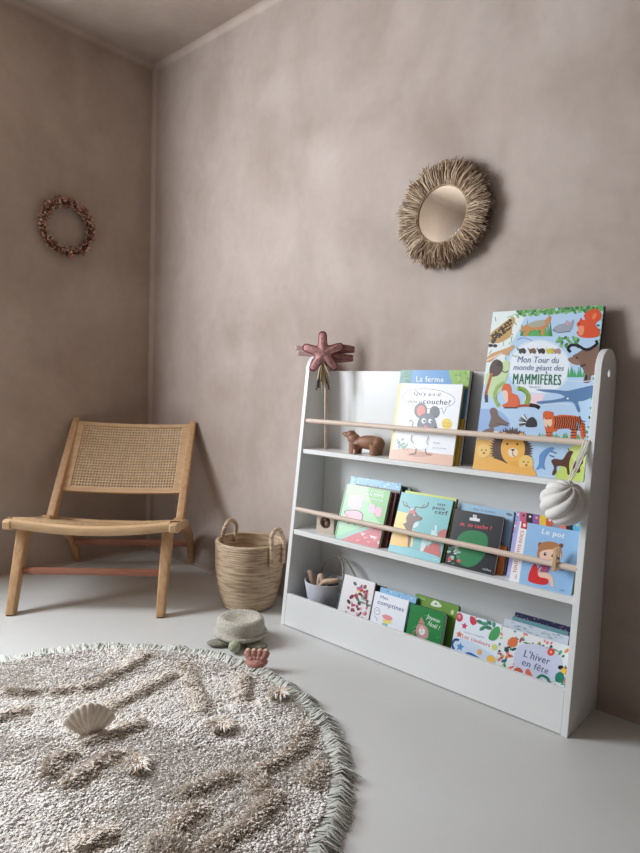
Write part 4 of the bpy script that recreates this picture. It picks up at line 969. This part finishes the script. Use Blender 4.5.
# ------------------------------------------------------------------ star wand standing in the left end of the top tier
def camdir(p): v = Vector(CAM) - Vector(p); v.z = 0; return v.normalized()
wp0 = Vector((1.338, -.100, S1 + .001)); wp1 = Vector((1.326, -.100, .985))
wa = thing('star_wand', 'pink fabric star wand with ribbons standing in the top left corner of the bookcase', 'wand', wp0)
M_stick = mat('pale_stick', (214, 196, 176), .6, var=(190, 168, 146), nscale=20)
bm = bmesh.new(); tube(bm, [(0, 0, 0), wp1 - wp0], .0052, 10); obj('stick', bm, M_stick, wa, smooth=True)
M_star = mat('dusky_pink_velvet', (216, 164, 162), .85, var=(188, 132, 132), nscale=70, bump=.6, bscale=160)
M_starline = mat('dark_red_piping', (140, 78, 80), .8)
SC = Vector((1.322, -.112, 1.017)) - wp0; cd = camdir((1.303, -.118, 1.04)); sx_ = cd.cross(Vector((0, 0, 1))).normalized() * -1
def starpt(a, r_, d=0): return SC + sx_ * (r_ * math.cos(a)) + Vector((0, 0, 1)) * (r_ * math.sin(a)) + cd * d
outl = []
for k in range(5):
    a = PI / 2 + 2 * PI * k / 5 + .06; L2 = .076
    outl += [(a - .60, .031), (a - .21, .064), (a - .10, L2), (a + .10, L2), (a + .21, .064)]
bm = bmesh.new(); cf = bm.verts.new(starpt(0, 0, .020)); cb_ = bm.verts.new(starpt(0, 0, -.012))
ct = [tuple(starpt(a, r_)) for a, r_ in outl]; sm = crom(ct, 3, True)
e0 = [bm.verts.new(p) for p in sm]; ef = [bm.verts.new(SC + (p - SC) * .86 + cd * .010) for p in sm]; eb = [bm.verts.new(SC + (p - SC) * .86 - cd * .010) for p in sm]; em = [bm.verts.new(SC + (p - SC) * .5 + cd * .017) for p in sm]
n_ = len(sm)
for i in range(n_):
    j = (i + 1) % n_; bm.faces.new((e0[i], e0[j], ef[j], ef[i])); bm.faces.new((ef[i], ef[j], em[j], em[i])); bm.faces.new((em[i], em[j], cf)); bm.faces.new((e0[j], e0[i], eb[i], eb[j])); bm.faces.new((eb[j], eb[i], cb_))
st = obj('star', bm, M_star, wa, smooth=True)
bm = bmesh.new(); tube(bm, [p for p in sm], .0030, 6, closed=True); obj('piping', bm, M_starline, st, smooth=True)
def ribbon(name, pts, wd, m, side):
    bm = bmesh.new(); P2 = crom(pts, 6); rows = []
    for i, p in enumerate(P2):
        rows.append((bm.verts.new(p + side * wd / 2), bm.verts.new(p - side * wd / 2)))
    for a_, b_ in zip(rows, rows[1:]): bm.faces.new((a_[0], a_[1], b_[1], b_[0]))
    o = obj(name, bm, m, wa, smooth=True); sd = o.modifiers.new('solid', 'SOLIDIFY'); sd.thickness = .0008; return o
M_sheer = mat('sheer_pink_ribbon', (240, 212, 212), .6, var=(226, 190, 194), nscale=60)
M_sheer.node_tree.nodes['Principled BSDF'].inputs['Alpha'].default_value = .6
M_rib = mat('mauve_ribbon', (166, 118, 112), .7, var=(140, 92, 88), nscale=60)
up = Vector((0, 0, 1))
for dz, l in ((.014, .104), (-.006, .096)):
    ribbon('sheer_ribbon', [SC - cd * .016, SC - sx_ * .04 - cd * .02 + up * dz, SC - sx_ * l - cd * .016 + up * (dz + .002)], .017, M_sheer, up)
for dz, l in ((.018, .112), (-.014, .108)):
    q_ = [SC - cd * .004 + up * dz * .3, SC + sx_ * .05 - cd * .002 + up * (dz + .006), SC + sx_ * l - cd * .004 + up * dz, SC + sx_ * (l - .008) - cd * .008 + up * (dz - .006), SC + sx_ * .04 - cd * .010 + up * (dz - .010), SC - cd * .008]
    ribbon('ribbon_loop', q_, .022, M_rib, up * .9 + sx_ * .0)
M_tas = [mat('dark_grey_cord', (84, 82, 78), .8), mat('gold_cord', (176, 150, 106), .6), mat('cream_cord', (206, 196, 176), .8)]
for k in range(17):
    a = -.8 + k * .1 + random.random() * .05; l = .060 + random.random() * .055; m = M_tas[(k * 2) % 3]
    bm = bmesh.new(); q0 = SC + up * -.030 + cd * .002
    q1 = q0 + sx_ * math.sin(a) * .020 + cd * .012 - up * l * .5; q2 = q0 + sx_ * (math.sin(a) * .034 + .004) + cd * (.012 + .006 * random.random()) - up * l
    tube(bm, crom([q0, q1, q2], 5), .0030, 6); obj('tassel_strand', bm, m, wa, smooth=True)

# ------------------------------------------------------------------ little wooden bear
M_bear = mat('brown_stained_wood', (160, 116, 90), .5, var=(136, 94, 70), nscale=12, stretch=(1, 1, 6))
be = thing('wooden_bear', 'small brown carved bear figure standing on the top shelf', 'figurine', (1.508, -.088, S1 + .0005), math.radians(10)); be.scale = (1.12, 1.1, 1.0)
bm = bmesh.new()
ball(bm, (.022, 0, .042), (.050, .023, .026)); ball(bm, (-.012, 0, .037), (.030, .019, .021)); ball(bm, (.050, 0, .040), (.024, .021, .025))
ball(bm, (-.034, 0, .050), (.028, .019, .021), Matrix.Rotation(.7, 3, 'Y')); ball(bm, (-.046, 0, .064), (.019, .017, .017)); ball(bm, (-.063, 0, .065), (.014, .0105, .0095), Matrix.Rotation(.2, 3, 'Y'))
for x in (-.026, .048):
    for s in (-1, 1): tube(bm, [(x, s * .011, .034), (x - .002, s * .012, .014), (x - .003, s * .012, 0.0)], [.019, .016, .0155], 12)
for s in (-1, 1): ball(bm, (-.043, s * .011, .078), (.004, .003, .004), sub=2)
ball(bm, (.066, 0, .048), .004, sub=2)
bo = obj('body', bm, M_bear, be)
rm = bo.modifiers.new('remesh', 'REMESH'); rm.mode = 'VOXEL'; rm.voxel_size = .0016; rm.use_smooth_shade = True
s2 = bo.modifiers.new('smooth', 'SMOOTH'); s2.factor = .6; s2.iterations = 5
bm = bmesh.new(); ball(bm, (-.0765, 0, .067), (.003, .004, .003), sub=2)
for s in (-1, 1): ball(bm, (-.056, s * .0150, .070), .0018, sub=2)
obj('face_marks', bm, M_eye, be, smooth=True)
pg_ = bmesh.new(); lathe(pg_, [(0, 0), (.0042, 0), (.0042, .012), (.003, .016), (0, .017)], 16)
o = obj('wooden_bead_peg', pg_, M_cream, None, loc=(1.500, -.128, S1 + .0005), smooth=True); tag(o, 'tiny cream peg standing at the feet of the brown bear', 'peg')

# ------------------------------------------------------------------ small block with round hole on the middle shelf
ab = thing('wooden_house_toy', 'small cream wooden toy block with a round dark opening on the middle shelf', 'toy', (1.386, -.128, S2 + .0005), math.radians(8))
M_pale = mat('pale_bare_wood', (214, 200, 184), .6, var=(196, 180, 162), nscale=14, stretch=(1, 1, 5))
bm = bmesh.new(); w2, h2, dp = .038, .072, .034; rh = .023; cz_ = .040
outer = [(-w2 * 1.0, 0), (w2 * 1.0, 0), (w2, h2), (-w2, h2)]; hol = [(rh * math.cos(2 * PI * k / 32), cz_ + rh * math.sin(2 * PI * k / 32)) for k in range(32)]
def fc(y):
    a_ = [bm.verts.new((x, y, z)) for x, z in outer]; h_ = [bm.verts.new((x, y, z)) for x, z in hol]
    ea = [bm.edges.new((a_[i], a_[(i + 1) % 4])) for i in range(4)]; eh = [bm.edges.new((h_[i], h_[(i + 1) % 32])) for i in range(32)]
    bmesh.ops.triangle_fill(bm, use_beauty=True, edges=ea + eh); return a_, h_
f0, h0 = fc(-dp / 2); f1, h1 = fc(dp / 2 - .006)
for A_, B_ in ((f0, f1), (h0, h1)):
    for i in range(len(A_)): j = (i + 1) % len(A_); bm.faces.new((A_[i], A_[j], B_[j], B_[i]))
obj('block', bm, M_pale, ab)
M_brn = mat('grey_brown_wood', (128, 108, 90), .6, var=(84, 68, 56), nscale=30)
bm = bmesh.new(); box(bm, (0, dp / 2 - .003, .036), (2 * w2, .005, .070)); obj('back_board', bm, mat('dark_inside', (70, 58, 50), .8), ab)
bm = bmesh.new(); ball(bm, (.002, -.004, .034), (.012, .010, .013)); ball(bm, (-.006, -.006, .050), (.009, .008, .008)); obj('round_figure', bm, M_brn, ab, smooth=True)

# ------------------------------------------------------------------ grey bucket with loop handle and pale toys
bu = thing('grey_bucket', 'pale grey tapered bucket with a rope loop handle in the bottom bin', 'bucket', (1.372, -.113, ZB))
M_buck = mat('grey_canvas', (206, 208, 216), .8, var=(194, 196, 206), nscale=40, bump=.2, bscale=300)
bm = bmesh.new(); hB = .137
lathe(bm, [(0, 0), (.050, 0), (.053, .003), (.0785, hB - .003), (.0785, hB), (.077, hB + .001), (.075, hB), (.0745, hB - .004), (.0500, .005), (0, .005)], 56)
o = obj('bucket_body', bm, M_buck, bu); autosmooth(o, 40)
M_cord = mat('twisted_cord', (176, 164, 150), .85, var=(146, 134, 120), nscale=80, bump=.6, bscale=200)
bm = bmesh.new(); hp = crom([(.076, -.010, hB - .022), (.084, -.004, hB - .006), (.078, .004, hB + .016), (.050, .038, hB + .060), (.004, .052, hB + .082), (-.040, .040, hB + .050), (-.050, .030, hB + .010), (-.020, .0, hB - .006)], 8)
tube(bm, hp, .0034, 8); obj('rope_handle', bm, M_cord, bu, smooth=True)
bm = bmesh.new(); hp = crom([(.020, .052, hB + .083), (.060, .050, hB + .070), (.100, .048, hB + .030), (.125, .040, hB + .004), (.135, .032, hB - .02)], 8); tube(bm, hp, .0034, 8); obj('rope_end', bm, M_cord, bu, smooth=True)
M_toy = mat('pale_pink_wood', (206, 182, 166), .6, var=(186, 158, 140), nscale=20)
def toy(label, pts, rad, m=M_toy, name='wooden_toy_figure'):
    bm = bmesh.new(); c_ = crom(pts, 5); n_ = len(c_); tube(bm, c_, [rad * (.55 + .6 * math.sin(PI * min(1, (i + 1.5) / n_))) for i in range(n_)], 12)
    o = obj(name, bm, m, None, loc=(1.372, -.113, ZB), smooth=True); tag(o, label, 'toy', 'pale toys in the grey bucket')
toy('pinkish toy leaning on the left rim of the grey bucket', [(-.030, -.010, .060), (-.046, -.014, .110), (-.056, -.020, .152), (-.066, -.030, .160)], .012)
toy('upright forked pale toy in the middle of the grey bucket', [(-.006, -.024, .060), (-.004, -.030, .120), (.002, -.032, .158), (.014, -.034, .150), (.018, -.034, .120)], .010)
toy('beige toy lying across the right rim of the grey bucket', [(.012, -.044, .128), (.030, -.040, .146), (.050, -.026, .150), (.066, -.012, .154), (.074, 0, .150)], .0085, M_cream)
toy('dark grey toy deep inside the grey bucket', [(-.020, .020, .070), (0, .026, .125), (.026, .022, .130), (.034, .010, .110)], .016, mat('charcoal_felt', (92, 82, 80), .9))

# ------------------------------------------------------------------ hanging ribbed ball, clothes peg
hb = Vector((2.270, -.212, .609))
ball_t = thing('ribbed_ball_ornament', 'white ribbed spiral ball hanging from the top rail on white strings', 'ornament', hb)
M_ballm = mat('white_soft_fabric', (226, 224, 220), .8, var=(214, 211, 206), nscale=30, bump=.15, bscale=200)
bm = bmesh.new(); nu, nv = 120, 60; rows = []
for j in range(nv + 1):
    t = PI * j / nv; row = []
    for i in range(nu):
        p = 2 * PI * i / nu; s = abs(math.sin(4.5 * p + 2.9 * t)) ** .6
        r_ = .057 * (.85 + .17 * s * math.sin(t) ** .5); row.append(bm.verts.new((r_ * math.sin(t) * math.cos(p) * 1.05, r_ * math.sin(t) * math.sin(p) * 1.0, r_ * math.cos(t) * 1.08)))
    rows.append(row)
for a_, b_ in zip(rows, rows[1:]):
    for i in range(nu): bm.faces.new((a_[i], a_[(i + 1) % nu], b_[(i + 1) % nu], b_[i]))
bmesh.ops.remove_doubles(bm, verts=bm.verts, dist=1e-6)
bmesh.ops.rotate(bm, verts=bm.verts, cent=(0, 0, 0), matrix=Matrix.Rotation(math.radians(25), 3, 'Y') @ Matrix.Rotation(math.radians(18), 3, 'X'))
obj('ribbed_body', bm, M_ballm, ball_t, smooth=True)
M_str = mat('white_ribbon_string', (230, 226, 218), .8)
for dx, dx2 in ((-.006, -.004), (.003, .003), (.010, .008)):
    bm = bmesh.new(); tube(bm, crom([(0.006, 0.01, .048), (.012 + dx, .030, .090), (.020 + dx2, .058, .135), (.024 + dx2, .0650, .158), (.024 + dx2, .074, .161), (.024 + dx2, .078, .150), (.018 + dx2, .056, .120), (.010, .022, .07)], 6), .0016, 6); obj('string', bm, M_str, ball_t, smooth=True)
cp_ = thing('clothes_peg', 'wooden clothes peg clipped on the lower rail over the potty book', 'clothes peg', (2.243, DW2[0] - .0, DW2[1]), 0)
M_peg = mat('peg_wood', (212, 180, 138), .6, var=(194, 158, 114), nscale=20)
for s in (-1, 1):
    bm = bmesh.new(); beam(bm, (0, s * .0125, -.016), (0, s * .0085, .046), .011, .006, up=(0, 1, 0), bev=.0012); obj('jaw', bm, M_peg, cp_)
M_steel = mat('spring_steel', (150, 150, 150), .3, 1.0)
bm = bmesh.new(); tube(bm, [(-.007, 0, .018), (.007, 0, .018)], .0035, 12); obj('spring', bm, M_steel, cp_, smooth=True)

# ------------------------------------------------------------------ camera, light
cam = bpy.data.cameras.new('camera'); co = bpy.data.objects.new('camera', cam); COL.objects.link(co)
cy, sy, cp, sp = math.cos(YAW), math.sin(YAW), math.cos(PITCH), math.sin(PITCH)
F = Vector((sy * cp, cy * cp, -sp)); Rr = F.cross(Vector((0, 0, 1))).normalized(); U = Rr.cross(F)
R2 = Rr * math.cos(ROLL) + U * math.sin(ROLL); U2 = -Rr * math.sin(ROLL) + U * math.cos(ROLL)
co.matrix_world = Matrix(((R2.x, U2.x, -F.x, CAM[0]), (R2.y, U2.y, -F.y, CAM[1]), (R2.z, U2.z, -F.z, CAM[2]), (0, 0, 0, 1)))
cam.sensor_fit = 'VERTICAL'; cam.sensor_height = 36; cam.lens = FPX / 853 * 36; cam.clip_start = 0.01
bpy.context.scene.camera = co

def area(name, loc, rot, sx, sy_, power, col, spread=180):
    l = bpy.data.lights.new(name, 'AREA'); l.shape = 'RECTANGLE'; l.size = sx; l.size_y = sy_; l.energy = power; l.color = col
    l.spread = math.radians(spread)
    o = bpy.data.objects.new(name, l); COL.objects.link(o); o.location = loc; o.rotation_euler = rot; return o
area('window_daylight', (-0.03, wy, wz), (0, -PI / 2, 0), WZ1 - WZ0 - 0.1, WY1 - WY0 - 0.1, 106, (0.89, 0.945, 1.0))
pl_ = bpy.data.lights.new('mirror_view_fill', 'POINT'); pl_.energy = 7; pl_.shadow_soft_size = 0.08; pl_.color = (0.86, 0.94, 1.0)  # added fill light, brightens the wall and ceiling the mirror reflects
po = bpy.data.objects.new('mirror_view_fill', pl_); COL.objects.link(po); po.location = (0.32, -2.75, 2.1)
w = bpy.data.worlds.new('world'); bpy.context.scene.world = w; w.use_nodes = True
w.node_tree.nodes['Background'].inputs['Color'].default_value = (0.8, 0.9, 1, 1); w.node_tree.nodes['Background'].inputs['Strength'].default_value = 0.6
sc = bpy.context.scene
sc.view_settings.view_transform = 'Standard'; sc.view_settings.look = 'None'
sc.view_settings.exposure = 0.0
sc.cycles.use_denoising = True; sc.cycles.max_bounces = 8; sc.cycles.diffuse_bounces = 5
sc.cycles.use_adaptive_sampling = False
